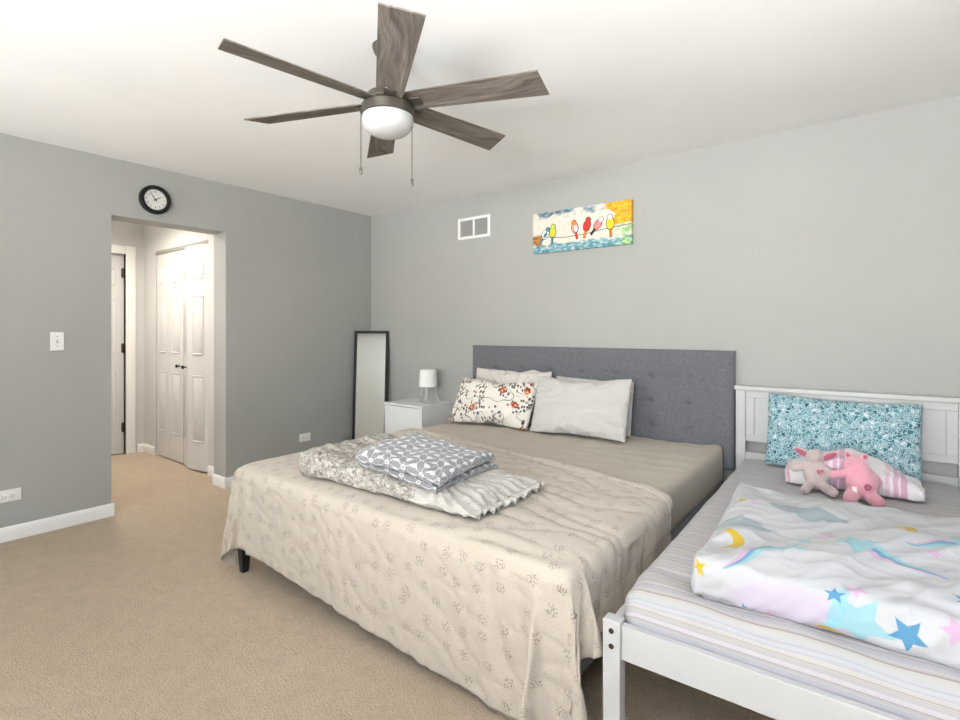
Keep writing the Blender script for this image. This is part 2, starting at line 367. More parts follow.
# folded child's blanket: white with pink bands
g = G('white_pink_banded_blanket', .9, .1); u = g.uv(); x = g.sep(u)[0]
t = g.m('FRACT', g.m('MULTIPLY', x, 1/.21))
c = g.ramp(t, [(0, (.72, .69, .69)), (.55, (.72, .48, .58)), (.62, (.76, .70, .72)), (.68, (.66, .40, .52)), (.76, (.75, .66, .70)), (.80, (.62, .36, .48)), (.9, (.73, .70, .70))], 'CONSTANT')
q = g.m('MULTIPLY', g.m('GREATER_THAN', g.m('FRACT', g.m('MULTIPLY', x, 90)), .5), .15)
g.col(g.mix(q, c, (.62, .55, .58))); g.bump(g.noise(u, 120, 3), .3, .004); g.sheen(.3); M['pinkband'] = g.mat
M['whitefleece'] = cotton('white_fleece', (.70, .675, .66), .05, .4, 70)

def plush(name, c):
    g = G(name, .95, .05); o = g.ob(); n = g.noise(o, 180, 3, .7)
    g.col(g.mix(n, tuple(x*.82 for x in c), tuple(min(1, x*1.1) for x in c))); g.bump(n, .5, .004); g.sheen(.6, .5); return g.mat
M['bunny'] = plush('beige_grey_plush', (.52, .425, .41))
M['pink'] = plush('pink_plush', (.72, .33, .40))
M['pinkdk'] = plush('dark_pink_lining', (.42, .105, .17))
M['tag'] = plain('white_woven_tag', (.8, .74, .70), .8)
M['heart'] = plain('pink_embroidery', (.60, .16, .25), .8)

# ------------------------------------------------------------------ mesh helpers
class MB:
    def __init__(s): s.bm = bmesh.new()
    def geo(s, V, F, mi=0, mat=None):
        vs = [s.bm.verts.new(mat @ Vector(v) if mat else v) for v in V]
        for f in F:
            try: fc = s.bm.faces.new([vs[i] for i in f]); fc.material_index = mi
            except ValueError: pass
        return s
    def box(s, a, b, mi=0, mat=None):
        x0, y0, z0 = a; x1, y1, z1 = b
        V = [(x0,y0,z0),(x1,y0,z0),(x1,y1,z0),(x0,y1,z0),(x0,y0,z1),(x1,y0,z1),(x1,y1,z1),(x0,y1,z1)]
        return s.geo(V, [(0,3,2,1),(4,5,6,7),(0,1,5,4),(1,2,6,5),(2,3,7,6),(3,0,4,7)], mi, mat)
    def tube(s, p, q, r0, r1=None, n=20, mi=0, mat=None):
        r1 = r0 if r1 is None else r1
        p, q = Vector(p), Vector(q); d = (q-p).normalized()
        a = d.orthogonal().normalized(); b = d.cross(a)
        V = []; 
        for c, r in ((p, r0), (q, r1)):
            for i in range(n):
                t = 2*PI*i/n; V.append(c+a*math.cos(t)*r+b*math.sin(t)*r)
        F = [(i, (i+1) % n, n+(i+1) % n, n+i) for i in range(n)]+[tuple(range(n-1, -1, -1)), tuple(range(n, 2*n))]
        return s.geo(V, F, mi, mat)
    def lathe(s, prof, n=40, mi=0, mat=None):        # prof: (r, z) from bottom to top about z
        V = []; F = []; rings = []
        for r, z in prof:
            if r < 1e-6: rings.append([len(V)]); V.append((0, 0, z))
            else:
                rings.append(list(range(len(V), len(V)+n)))
                V += [(r*math.cos(2*PI*i/n), r*math.sin(2*PI*i/n), z) for i in range(n)]
        for A, B in zip(rings, rings[1:]):
            for i in range(n):
                j = (i+1) % n
                if len(A) == 1 and len(B) == 1: continue
                if len(A) == 1: F.append((A[0], B[j], B[i]))
                elif len(B) == 1: F.append((A[i], A[j], B[0]))
                else: F.append((A[i], A[j], B[j], B[i]))
        return s.geo(V, F, mi, mat)
    def prism(s, pts, z0, z1, mi=0, mat=None):
        n = len(pts)
        V = [(x, y, z0) for x, y in pts]+[(x, y, z1) for x, y in pts]
        F = [tuple(range(n-1, -1, -1)), tuple(range(n, 2*n))]+[(i, (i+1) % n, n+(i+1) % n, n+i) for i in range(n)]
        return s.geo(V, F, mi, mat)
    def build(s, name, mats, parent=None, bevel=0., smooth=True, seg=2, loc=None):
        bmesh.ops.recalc_face_normals(s.bm, faces=s.bm.faces)
        me = bpy.data.meshes.new(name); s.bm.to_mesh(me); s.bm.free()
        for m in (mats if isinstance(mats, (list, tuple)) else [mats]): me.materials.append(m)
        o = bpy.data.objects.new(name, me); C.objects.link(o)
        if parent: o.parent = parent
        if loc: o.location = loc
        if smooth:
            for p in me.polygons: p.use_smooth = True
            me.set_sharp_from_angle(angle=R(35))
        if bevel:
            b = o.modifiers.new('bevel', 'BEVEL'); b.width = bevel; b.segments = seg; b.limit_method = 'ANGLE'; b.angle_limit = R(40)
            b.harden_normals = False
        return o

def thing(name, label, cat, loc=(0, 0, 0), rz=0., group=None):
    o = bpy.data.objects.new(name, None); C.objects.link(o); o.empty_display_size = .1
    o.location = loc; o.rotation_euler = (0, 0, rz)
    return tag(o, label, cat, group)
def tag(o, label, cat, group=None):
    o['label'] = label; o['category'] = cat
    if group: o['group'] = group
    return o
def struct(o): o['kind'] = 'structure'; return o

# ------------------------------------------------------------------ setting
RX, RY, H, T = 5.05, -5.9, 2.44, .2
DY0, DY1, DZ = -2.268, -1.49, 2.052           # doorway in the left wall
struct(MB().box((-4.2, RY-.2, -.1), (RX+.2, .2, 0)).build('floor', M['carpet'], smooth=False))
struct(MB().box((-4.2, RY-.2, H), (RX+.2, .2, H+.1)).build('ceiling', M['ceil'], smooth=False))
struct(MB().box((-T, RY-.2, 0), (0, DY0, H)).box((-T, DY1, 0), (0, .2, H)).box((-T, DY0, DZ), (0, DY1, H)).build('wall_left', M['wall'], smooth=False))
struct(MB().box((0, 0, 0), (RX+.2, .2, H)).build('wall_back', M['wall'], smooth=False))
WR = (-3.65, -1.95, .8, 2.12)   # right window
struct(MB().box((RX, RY-.2, 0), (RX+T, WR[0], H)).box((RX, WR[1], 0), (RX+T, 0, H)).box((RX, WR[0], 0), (RX+T, WR[1], WR[2])).box((RX, WR[0], WR[3]), (RX+T, WR[1], H)).build('wall_right', M['wall'], smooth=False))
WF = (.38, 2.06, .72, 2.10); WG = (3.22, 4.93)       # unseen front windows, added and placed to even out the room light
struct(MB().box((0, RY-T, 0), (WF[0], RY, H)).box((WF[1], RY-T, 0), (WG[0], RY, H)).box((WG[1], RY-T, 0), (RX, RY, H)).box((WF[0], RY-T, 0), (WF[1], RY, WF[2])).box((WF[0], RY-T, WF[3]), (WF[1], RY, H)).box((WG[0], RY-T, 0), (WG[1], RY, WF[2])).box((WG[0], RY-T, WF[3]), (WG[1], RY, H)).build('wall_front', M['wall'], smooth=False))
def win_frame(name, along, a, b, z0, z1, depth):
    mb = MB(); t = .05
    def bx(u0, u1, w0, w1):
        if along == 'x': mb.box((u0, depth-.03, w0), (u1, depth+.03, w1))
        else: mb.box((depth-.03, u0, w0), (depth+.03, u1, w1))
    bx(a, b, z0, z0+t); bx(a, b, z1-t, z1); bx(a, a+t, z0+t, z1-t); bx(b-t, b, z0+t, z1-t); m = (a+b)/2; bx(m-t/2, m+t/2, z0+t, z1-t)
    struct(mb.build(name, M['trim'], bevel=.004))
win_frame('window_1', 'x', WF[0], WF[1], WF[2], WF[3], RY-.14)
win_frame('window_3', 'x', WG[0], WG[1], WF[2], WF[3], RY-.14)
win_frame('window_2', 'y', WR[0], WR[1], WR[2], WR[3], RX+.14)

# hall behind the doorway
HY = -1.39; HX = -1.95; CX0, CX1, CZ = -1.66, -.515, 2.062
struct(MB().box((HX-.1, HY, 0), (CX0, HY+.12, H)).box((CX1, HY, 0), (-T, HY+.12, H)).box((CX0, HY, CZ), (CX1, HY+.12, H))
       .build('wall_hall_right', M['hallwall'], smooth=False))
struct(MB().box((CX0-.1, -.75, 0), (-T, -.65, H)).box((CX0-.2, HY+.12, 0), (CX0-.1, -.65, H)).build('wall_closet', M['hallwall'], smooth=False))
EY0, EY1, EZ = -2.36, -1.556, 2.045
struct(MB().box((HX-.12, EY1, 0), (HX, HY, H)).box((HX-.12, EY0, EZ), (HX, EY1, H)).box((HX-.12, -2.6, 0), (HX, EY0, H)).build('wall_hall_end', M['hallwall'], smooth=False))
struct(MB().box((HX, -2.6, 0), (-T, -2.45, H)).build('wall_hall_left', M['hallwall'], smooth=False))
struct(MB().box((-4.2, -4.3, 0), (-4.1, .2, H)).box((-4.1, -3.1, 0), (HX-.12, -3., H)).box((-4.1, -1.0, 0), (HX-.12, -.9, H)).build('wall_far_room', M['hallwall'], smooth=False))

def baseboard(name, segs):
    mb = MB()
    for (a, b) in segs:
        a, b = Vector((*a, 0)), Vector((*b, 0)); d = (b-a).normalized(); n = Vector((d.y, -d.x, 0))
        prof = [(0, 0), (.014, 0), (.014, .062), (.009, .078), (.004, .085), (0, .085)]
        V = [p+n*u+Vector((0, 0, z)) for p in (a, b) for u, z in prof]; k = len(prof)
        mb.geo(V, [tuple(range(k)), tuple(range(2*k-1, k-1, -1))]+[(i, (i+1) % k, k+(i+1) % k, k+i) for i in range(k)])
    return struct(mb.build(name, M['trim']))
baseboard('baseboard_left', [((0, RY), (0, DY0+.0135)), ((-.0005, DY0), (-T, DY0)), ((0, DY1-.0135), (0, 0)), ((-T, DY1), (-.0005, DY1))])
baseboard('baseboard_back', [((0, 0), (RX, 0))])
baseboard('baseboard_right', [((RX, 0), (RX, RY))])
baseboard('baseboard_front', [((RX, RY), (0, RY))])
baseboard('baseboard_hall', [((HX, HY), (CX0-.012, HY)), ((CX1+.012, HY), (-T, HY)), ((HX, EY1+.10), (HX, HY))])
struct(MB().box((CX0, HY+.0, CZ-.035), (CX1, HY+.05, CZ)).build('trim_3', plain('closet_track_metal', (.36, .34, .32), .5, .4, .3), smooth=False))

# bifold closet doors: two pairs of two leaves
def panel_leaf(wd, ht, th=.03, cols=1, rows=None):
    mb = MB(); mb.box((0, 0, 0), (wd, th, ht))
    rows = rows or [(.24, .86), (1.02, 1.58), (1.70, 1.90)]
    st = .062; cw = (wd-st*(cols+1))/cols
    for c in range(cols):
        x0 = st+c*(cw+st)
        for z0, z1 in rows:
            x1 = x0+cw; e = .016; d = .009
            for ys in (-1,):
                # recessed moulding ring with a raised field
                y0 = -.0005
                outer = [(x0, z0), (x1, z0), (x1, z1), (x0, z1)]
                rings = [(0, -.0008), (.012, -.001), (.017, -.009), (.028, -.002), (.046, -.010)]
                V = []; F = []
                for ins, y in rings:
                    V += [(x0+ins, y, z0+ins), (x1-ins, y, z0+ins), (x1-ins, y, z1-ins), (x0+ins, y, z1-ins)]
                for k in range(len(rings)-1):
                    for i in range(4):
                        F.append((4*k+i, 4*k+(i+1) % 4, 4*k+4+(i+1) % 4, 4*k+4+i))
                kk = 4*(len(rings)-1); F.append((kk, kk+1, kk+2, kk+3))
                mb.geo(V, F)
    return mb
def bifold(name, pts):
    root = bpy.data.objects.new(name, None); C.objects.link(root); struct(root)
    root.location = (pts[0][0], pts[0][1], .012)
    for (a, b, knob) in zip(pts, pts[1:], (None, None)):
        d = Vector((b[0]-a[0], b[1]-a[1])); ang = math.atan2(d.y, d.x)
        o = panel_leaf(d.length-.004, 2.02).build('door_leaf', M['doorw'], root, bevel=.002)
        o.location = (a[0]-pts[0][0]+.002*math.cos(ang), a[1]-pts[0][1], 0); o.rotation_euler = (0, 0, ang)
    return root
dy = HY+.012
l1 = bifold('door_1', [(CX0+.006, dy), (-1.352, dy-.004), (-1.043, dy)])
l2 = bifold('door_2', [(-1.036, dy), (-.835, dy-.050), (CX1-.006, dy-.004)])
def knob(par, x, y):
    mb = MB(); mb.tube((x, y+.002, .915), (x, y-.02, .915), .007); 
    mt = Matrix.Translation((x, y-.018, .915)) @ Matrix.Rotation(R(90), 4, 'X')
    mb.lathe([(0, 0), (.010, 0), (.016, .006), (.017, .012), (.013, .018), (0, .02)], 20, mat=mt)
    k = mb.build('door_knob', M['black'], par); k['label'] = 'small black door knob'; return k
knob(l1, -1.115-(CX0+.006), -.004); knob(l2, .125, -.034)

# end door, ajar, with casing and hinges
d3 = bpy.data.objects.new('door_3', None); C.objects.link(d3); struct(d3); d3.location = (HX-.045, EY1-.003-.797, .008); d3.rotation_euler = (0, 0, R(90))
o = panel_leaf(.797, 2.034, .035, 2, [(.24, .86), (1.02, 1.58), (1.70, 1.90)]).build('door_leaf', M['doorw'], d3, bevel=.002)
for z in (.22, 1.03, 1.80):
    MB().box((.772, -.004, z), (.799, .001, z+.09)).tube((.790, -.008, z-.004), (.790, -.008, z+.094), .009, n=12).build('hinge', M['hinge'], d3)
cw = .088
struct(MB().box((HX, EY1-.004, 0), (HX+.016, EY1-.004+cw, EZ+cw-.004)).box((HX, EY0-cw, 0), (HX+.016, EY0+.004, EZ+cw-.004)).box((HX, EY0+.004, EZ-.004), (HX+.016, EY1-.004, EZ+cw-.004))
       .build('trim_1', M['trim'], bevel=.004))
struct(MB().box((HX-.12, EY1-.0, 0), (HX, EY1+.004, EZ)).build('trim_2', M['trim']))

# ------------------------------------------------------------------ wall fittings
ck = thing('wall_clock', 'round black-rimmed wall clock above the doorway', 'clock', (0, -2.006, 2.203))
MX = Matrix.Rotation(R(90), 4, 'Y')   # lathe axis -> +X
MB().lathe([(0, 0), (.098, 0), (.102, .008), (.102, .030), (.096, .037), (.080, .036), (.074, .030), (.074, .022), (0, .022)], 64, mat=MX).build('rim', M['black'], ck)
MB().lathe([(0, .0225), (.0735, .0225), (.0735, .0235), (0, .0235)], 64, mat=MX).build('dial', plain('clock_dial', (.72, .71, .67), .5), ck)
def clk(a, r): return (-r*math.sin(a)*-1, r*math.cos(a))    # clockwise angle seen from the room (+X looking to -X: y axis to the right)
mb = MB()
def hand(mb, a, r0, r1, w0, w1, x):
    d = Vector((0, math.sin(a), math.cos(a))); n = Vector((0, d.z, -d.y)); X = Vector((x, 0, 0)); Y = Vector((.001, 0, 0))
    A = [d*r0+n*w0+X, d*r1+n*w1+X, d*r1-n*w1+X, d*r0-n*w0+X]
    mb.geo(A+[p+Y for p in A], [(0,1,2,3),(4,7,6,5),(0,4,5,1),(1,5,6,2),(2,6,7,3),(3,7,4,0)])
hand(mb, R(-37), -.014, .060, .0032, .0014, .026); mb.build('minute_hand', M['black'], ck)
mb = MB(); hand(mb, R(58), -.014, .042, .0036, .0016, .0275); mb.build('hour_hand', M['black'], ck)
mb = MB()
for k in range(60):
    hand(mb, 2*PI*k/60, .0665, .071, .0012 if k % 5 == 0 else .0005, .0012 if k % 5 == 0 else .0005, .0237)
mb.build('minute_marks', M['black'], ck)
dg = bpy.context.evaluated_depsgraph_get()
mb = MB()
for k in range(1, 13):
    cu = bpy.data.curves.new('num', 'FONT'); cu.body = str(k); cu.size = .019; cu.align_x = 'CENTER'; cu.align_y = 'CENTER'
    to = bpy.data.objects.new('num', cu); C.objects.link(to); dg = bpy.context.evaluated_depsgraph_get(); dg.update()
    me = bpy.data.meshes.new_from_object(to.evaluated_get(dg))
    a = 2*PI*k/12
    mt = Matrix.Translation((.0242, .056*math.sin(a), .056*math.cos(a))) @ Matrix.Rotation(R(90), 4, 'Z') @ Matrix.Rotation(R(90), 4, 'X')
    mb.geo([v.co for v in me.vertices], [tuple(p.vertices) for p in me.polygons], mat=mt)
    bpy.data.objects.remove(to); bpy.data.curves.remove(cu); bpy.data.meshes.remove(me)
mb.build('numerals', M['black'], ck, smooth=False)

def plate(name, label, cat, loc, w_, h_, kind):
    r = thing(name, label, cat, loc)
    MB().box((0, -w_/2, -h_/2), (.006, w_/2, h_/2)).build('plate', M['plastic'], r, bevel=.003)
    if kind == 'switch':
        MB().box((.006, -.005, -.012), (.0075, .005, .012)).build('slot', plain('switch_slot', (.45, .44, .42), .5), r)
        MB().geo([(.006,-.0035,-.002),(.006,.0035,-.002),(.006,.0035,.010),(.006,-.0035,.010),(.018,-.003,.006),(.018,.003,.006),(.018,.003,.012),(.018,-.003,.012)],
                 [(0,3,2,1),(4,5,6,7),(0,1,5,4),(1,2,6,5),(2,3,7,6),(3,0,4,7)]).build('toggle', M['plastic'], r)
        for z in (-.03, .03): MB().tube((.006, 0, z), (.0072, 0, z), .003, n=10).build('screw', M['slot'], r)
    else:
        for s in (-1, 1):
            y = s*.021
            f = MB().lathe([(0, 0), (.0165, 0), (.0165, .002), (.015, .003), (0, .003)], 24, mat=Matrix.Translation((.006, y, 0)) @ MX).build('receptacle', M['plastic'], r)
            mb = MB()
            for yy, zz, a, b in ((-.005, .005, .0055, .0012), (-.005, -.005, .0045, .0012), (.007, 0, .003, .003)):
                mb.box((.0085, y+yy-a/2, zz-b), (.0097, y+yy+a/2, zz+b))
            mb.build('slots', M['slot'], f)
    return r
plate('light_switch', 'white toggle light switch on the grey wall left of the doorway', 'light switch', (0, -2.562, 1.194), .071, .118, 'switch')
plate('power_outlet', 'white outlet low on the wall at the left edge, under the light switch', 'outlet', (0, -2.795, .270), .118, .074, 'outlet')
plate('power_outlet', 'white outlet low on the wall between the doorway and the bed', 'outlet', (0, -.771, .292), .116, .074, 'outlet')

# air vent on the back wall
vt = thing('air_vent', 'white return air vent grille high on the back wall', 'vent', (1.358, 0, 2.156))
vw, vh = .178, .093
MB().box((-vw, -.012, -vh), (-vw+.028, 0, vh)).box((vw-.028, -.012, -vh), (vw, 0, vh)).box((-vw+.028, -.012, vh-.024), (vw-.028, 0, vh)).box((-vw+.028, -.012, -vh), (vw-.028, 0, -vh+.024)).box((-.010, -.012, -vh+.024), (.010, 0, vh-.024)).build('frame', M['trim'], vt, bevel=.002)
MB().box((-vw+.01, -.0015, -vh+.01), (vw-.01, 0, vh-.01)).build('duct_shade_plate', M['dark'], vt)  # flat dark plate, its colour stands in for shade inside the duct
for s in (-1, 1):
    mb = MB(); x0, x1 = (-vw+.028, -.010) if s < 0 else (.010, vw-.028)
    k = 15
    for i in range(k):
        z = -vh+.030+i*(2*vh-.060)/(k-1)
        mb.geo([(x0,-.010,z-.0045),(x1,-.010,z-.0045),(x1,-.003,z+.003),(x0,-.003,z+.003),(x0,-.0092,z-.0035),(x1,-.0092,z-.0035),(x1,-.0022,z+.004),(x0,-.0022,z+.004)],
               [(0,1,2,3),(7,6,5,4),(0,4,5,1),(1,5,6,2),(2,6,7,3),(3,7,4,0)])
    mb.build('louvre', plain('vent_louvre_paint', (.60, .585, .56), .5), vt, smooth=False)

# bird painting on canvas
pt = thing('canvas_painting', 'wide canvas painting of six colourful birds on a wire', 'painting', (2.376, 0, 2.022))
pw, ph, pd = .40, .155, .034
g = G('painted_canvas_ground', .6, .3); o = g.ob(); px_, py_, pz_ = g.sep(o)
st = g.v('MULTIPLY', o, (6., 1., 22.)); n1 = g.noise(st, 1., 4, .65); n2 = g.noise(o, 9, 4, .6); n3 = g.noise(g.v('MULTIPLY', o, (18., 1., 30.)), 1.5, 3, .6)
cl = g.mix(n3, (.58, .55, .46), (.78, .76, .68))
zz = g.m('ADD', pz_, g.m('MULTIPLY', g.m('SUBTRACT', n1, .5), .13)); xx = g.m('ADD', px_, g.m('MULTIPLY', g.m('SUBTRACT', n1, .5), .16))
cl = g.mix(g.m('MULTIPLY', g.ss(zz, .105, .135), g.ss(n2, .36, .56)), cl, g.ramp(n3, [(.35, (.03, .055, .12)), (.55, (.16, .27, .34)), (.7, (.6, .62, .6))]))
cl = g.mix(g.ss(zz, -.085, -.115), cl, g.ramp(n3, [(.35, (.06, .20, .25)), (.55, (.22, .42, .46)), (.7, (.66, .70, .66))]))
lw = g.m('MULTIPLY', g.ss(xx, -.29, -.33), g.m('MULTIPLY', g.ss(zz, .0, -.03), g.ss(zz, -.11, -.09)))
cl = g.mix(lw, cl, g.ramp(n3, [(.4, (.20, .08, .02)), (.6, (.55, .26, .06))]))
gr = g.m('MULTIPLY', g.ss(xx, .24, .33), g.ss(zz, -.005, -.04))
cl = g.mix(g.m('MULTIPLY', gr, g.ss(n2, .35, .55)), cl, g.ramp(n3, [(.4, (.18, .42, .16)), (.6, (.55, .68, .35))]))
yl = g.m('MULTIPLY', g.ss(g.m('ADD', xx, g.m('MULTIPLY', zz, .5)), .275, .30), g.ss(zz, -.02, .0))
cl = g.mix(yl, cl, g.ramp(n3, [(.35, (.62, .27, .015)), (.6, (.86, .50, .04))]))
g.col(cl); g.bump(n3, .4, .003); M['paintground'] = g.mat
pc = {k: plain('paint_'+k, c, .55, .3, grain=.25, gscale=90) for k, c in dict(black=(.03, .03, .04), teal=(.10, .24, .28), white=(.80, .80, .74), lime=(.55, .62, .08), red=(.62, .04, .03), orange=(.75, .22, .03), pink=(.74, .20, .24), yellow=(.86, .58, .03), salmon=(.80, .30, .20)).items()}
pk = list(pc)
mb = MB(); mb.box((-pw, -pd, -ph), (pw, 0, ph), 0)
def ell(cx, cz, rx, rz, rot, mat, lay):
    P = []
    for i in range(20):
        t = 2*PI*i/20; a = rx*math.cos(t); b = rz*math.sin(t)
        P.append((cx+a*math.cos(rot)-b*math.sin(rot), -pd-.0006*lay, cz+a*math.sin(rot)+b*math.cos(rot)))
    mb.geo(P+[(p[0], -pd+.0005, p[2]) for p in P], [tuple(range(20))]+[(i, (i+1) % 20, 20+(i+1) % 20, 20+i) for i in range(20)], 1+pk.index(mat))
def strip(pts, w0, mat, lay):
    for (x0, z0), (x1, z1) in zip(pts, pts[1:]):
        d = Vector((x1-x0, 0, z1-z0)); n = Vector((-d.z, 0, d.x)).normalized()*w0; y = Vector((0, -pd-.0006*lay, 0))
        a, b = Vector((x0, 0, z0)), Vector((x1, 0, z1))
        mb.geo([a+n+y, a-n+y, b-n+y, b+n+y], [(0, 1, 2, 3)], 1+pk.index(mat))
strip([(-.30, -.035), (-.12, -.055), (.05, -.048), (.2, -.030), (.4, -.015)], .0022, 'black', 1)
def bird(cx, cz, lean, body, breast, head, tail, sz=1.):
    d = Vector((math.sin(lean), math.cos(lean)))
    up = lambda t: (cx+d.x*t*sz, cz+d.y*t*sz)
    ell(*up(-.005), .031*sz, .047*sz, -lean, 'black', 2); ell(*up(.038), .022*sz, .022*sz, 0, 'black', 2)
    ell(*up(-.005), .027*sz, .042*sz, -lean, body, 3); ell(*up(.038), .018*sz, .018*sz, 0, head, 4)
    ell(up(-.012)[0]+.006*sz, up(-.012)[1], .014*sz, .026*sz, -lean, breast, 4)
    t0, t1 = up(-.04), up(-.098)
    strip([t0, t1], .010*sz, 'black', 2); strip([t0, up(-.094)], .007*sz, tail, 3)
bird(-.285, -.010, R(35), 'white', 'teal', 'teal', 'teal', .95)
bird(-.222, .000, R(4), 'lime', 'yellow', 'lime', 'teal', 1.0)
bird(-.035, .012, R(-12), 'salmon', 'white', 'orange', 'red', .95)
bird(.065, .016, R(14), 'red', 'red', 'red', 'orange', 1.0)
bird(.152, .012, R(38), 'pink', 'salmon', 'white', 'black', .95)
bird(.245, .010, R(-3), 'yellow', 'yellow', 'white', 'orange', 1.05)
mb.build('canvas', [M['paintground']]+[pc[k] for k in pk], pt, smooth=False)

# ------------------------------------------------------------------ ceiling fan
fan = thing('ceiling_fan', 'six-blade ceiling fan with grey wooden blades and white glass light', 'ceiling fan', (2.527, -2.051, H))
MB().lathe([(0, -.062), (.030, -.062), (.034, -.056), (.055, -.030), (.064, -.008), (.064, 0), (0, 0)], 40).build('canopy', M['bronze'], fan)
MB().tube((0, 0, -.19), (0, 0, -.055), .0135).build('downrod', M['bronze'], fan)
MB().lathe([(0, -.245), (.090, -.245), (.098, -.238), (.098, -.222), (.086, -.205), (.055, -.188), (.036, -.178), (.026, -.165), (0, -.165)], 48).build('motor_housing', M['bronze'], fan)
MB().lathe([(0, -.292), (.104, -.292), (.108, -.288), (.108, -.252), (.103, -.247), (0, -.247)], 56).build('light_ring', M['bronze'], fan)
MB().lathe([(0, -.374), (.025, -.373), (.052, -.368), (.076, -.358), (.093, -.344), (.1035, -.326), (.106, -.310), (.104, -.2925), (0, -.2925)], 56).build('light_bowl', M['bowl'], fan)
def blade_mesh():
    mb = MB(); N = 14; r0, r1 = .088, .650
    V = []; F = []
    for k, z in enumerate((-.003, .003)):
        for i in range(N+1):
            t = i/N; x = r0+(r1-r0)*t; hw = .054+.017*t
            for s in (-1, 1):
                V.append((x+(.012*s if t > .97 else 0), s*hw, z))
    def id(k, i, s): return k*2*(N+1)+2*i+s
    for i in range(N):
        F += [(id(1,i,0), id(1,i+1,0), id(1,i+1,1), id(1,i,1)), (id(0,i,1), id(0,i+1,1), id(0,i+1,0), id(0,i,0)),
              (id(0,i,0), id(0,i+1,0), id(1,i+1,0), id(1,i,0)), (id(1,i,1), id(1,i+1,1), id(0,i+1,1), id(0,i,1))]
    F += [(id(0,0,0), id(1,0,0), id(1,0,1), id(0,0,1)), (id(0,N,1), id(1,N,1), id(1,N,0), id(0,N,0))]
    return mb.geo(V, F)
proto_blade = None
for k in range(6):
    a = R(21.5+60*k)
    e = Matrix.Rotation(a, 4, 'Z') @ Matrix.Rotation(R(-13), 4, 'X')
    if k == 0:
        b = blade_mesh().build('blade', M['wood'], fan, bevel=.002)
        br = MB().box((.075, -.022, -.0085), (.150, .022, -.0035)).build('blade_bracket', M['bronze'], b, bevel=.002)
        proto_blade, proto_br = b, br
    else:
        b = proto_blade.copy(); C.objects.link(b); b.parent = fan
        br = proto_br.copy(); C.objects.link(br); br.parent = b
    b.matrix_local = Matrix.Translation((0, 0, -.236)) @ e
def chain(x, y, zb):
    c = MB().tube((0, 0, -.262), (0, 0, zb), .0016, n=8).build('pull_chain', M['hinge'], fan, loc=(x, y, 0))
    MB().lathe([(0, zb-.034), (.004, zb-.033), (.0062, zb-.026), (.0062, zb-.010), (.004, zb-.002), (0, zb)], 16).build('chain_fob', M['bronze'], c)
    MB().tube((0, 0, -.275), (0, 0, -.255), .004, n=10).build('chain_socket', M['bronze'], c)
chain(-.088, -.069, -.498); chain(.079, .061, -.545)

# ------------------------------------------------------------------ leaning mirror, nightstand, lamp
mr = thing('standing_mirror', 'tall narrow black-framed mirror leaning in the room corner', 'mirror', (0, 0, 0))
A0, B0 = Vector((.012, -.213, 0)), Vector((.283, -.012, 0))     # top corners touch the two walls
dirx = (B0-A0).normalized(); nrm = Vector((dirx.y, -dirx.x, 0)); mw = (B0-A0).length; mh = 1.30
lean = math.asin(.125/mh); upv = Vector((-nrm.x*math.sin(lean), -nrm.y*math.sin(lean), math.cos(lean)))
bot = A0+Vector((0, 0, 1.259))-upv*mh; bot.z = max(bot.z, 0)
mh = (1.259-bot.z)/math.cos(lean)
mt = Matrix((( dirx.x, -nrm.x*math.cos(lean), upv.x, bot.x), (dirx.y, -nrm.y*math.cos(lean), upv.y, bot.y), (0, -math.sin(lean), upv.z, bot.z), (0, 0, 0, 1)))
mr.matrix_world = mt
fw = .026
MB().box((0, -.012, 0), (fw, .012, mh)).box((mw-fw, -.012, 0), (mw, .012, mh)).box((fw, -.012, 0), (mw-fw, .012, fw)).box((fw, -.012, mh-fw), (mw-fw, .012, mh)).build('frame', M['black'], mr, bevel=.002)
MB().box((fw-.002, -.004, fw-.002), (mw-fw+.002, .010, mh-fw+.002)).build('mirror_glass', M['mirror'], mr, smooth=False)

NX0, NX1, NYF, NH = .640, 1.100, -.385, .625
ns = thing('nightstand', 'white nightstand with two drawers between the mirror and the bed', 'nightstand', (NX0, NYF, 0))
nw, nd = NX1-NX0, -NYF-.004
MB().box((-.004, -.004, NH-.018), (nw+.004, nd, NH)).build('top', M['plastic'], ns, bevel=.002)
MB().box((0, 0, .03), (.018, nd, NH-.018)).box((nw-.018, 0, .03), (nw, nd, NH-.018)).box((.018, nd-.012, .03), (nw-.018, nd, NH-.018)).box((.018, .003, .03), (nw-.018, nd-.012, .048)).build('body', M['plastic'], ns, bevel=.0015)
for z0, z1 in ((.06, .325), (.333, NH-.024)):
    d_ = MB().box((.021, .0, z0), (nw-.021, .018, z1)).build('drawer', M['plastic'], ns, bevel=.0015)
for x in (.0, nw-.03):
    for y in (.005, nd-.035): MB().box((x, y, 0), (x+.03, y+.03, .03)).build('leg', M['plastic'], ns)
# lamp
lp = thing('table_lamp', 'small white table lamp on three legs on the nightstand', 'lamp', (.965, -.165, NH)); lp.scale = (1.18, 1.18, 1.12)
MB().lathe([(.068, .128), (.070, .128), (.062, .262), (.060, .262)], 40).lathe([(0, .2605), (.061, .2605), (.061, .262), (0, .262)], 40).build('lamp_shade', M['shade'], lp)
for k in range(3):
    a = R(-54+120*k+ -3)
    p = Vector((math.cos(a), math.sin(a), 0))
    MB().tube(p*.080+Vector((0, 0, 0)), p*.050+Vector((0, 0, .135)), .0075, .0085, n=14).build('leg', M['white'], lp)
MB().lathe([(0, .124), (.056, .124), (.056, .134), (0, .134)], 30).build('lamp_base', M['white'], lp)
mb = MB(); prev = Vector((.02, .03, .10))
for i in range(1, 13):
    t = i/12; q = Vector((.02+.09*t, .03+.06*t, max(.0022, .10*(1-t*1.8)+.002))); mb.tube(prev, q, .002, n=8); prev = q
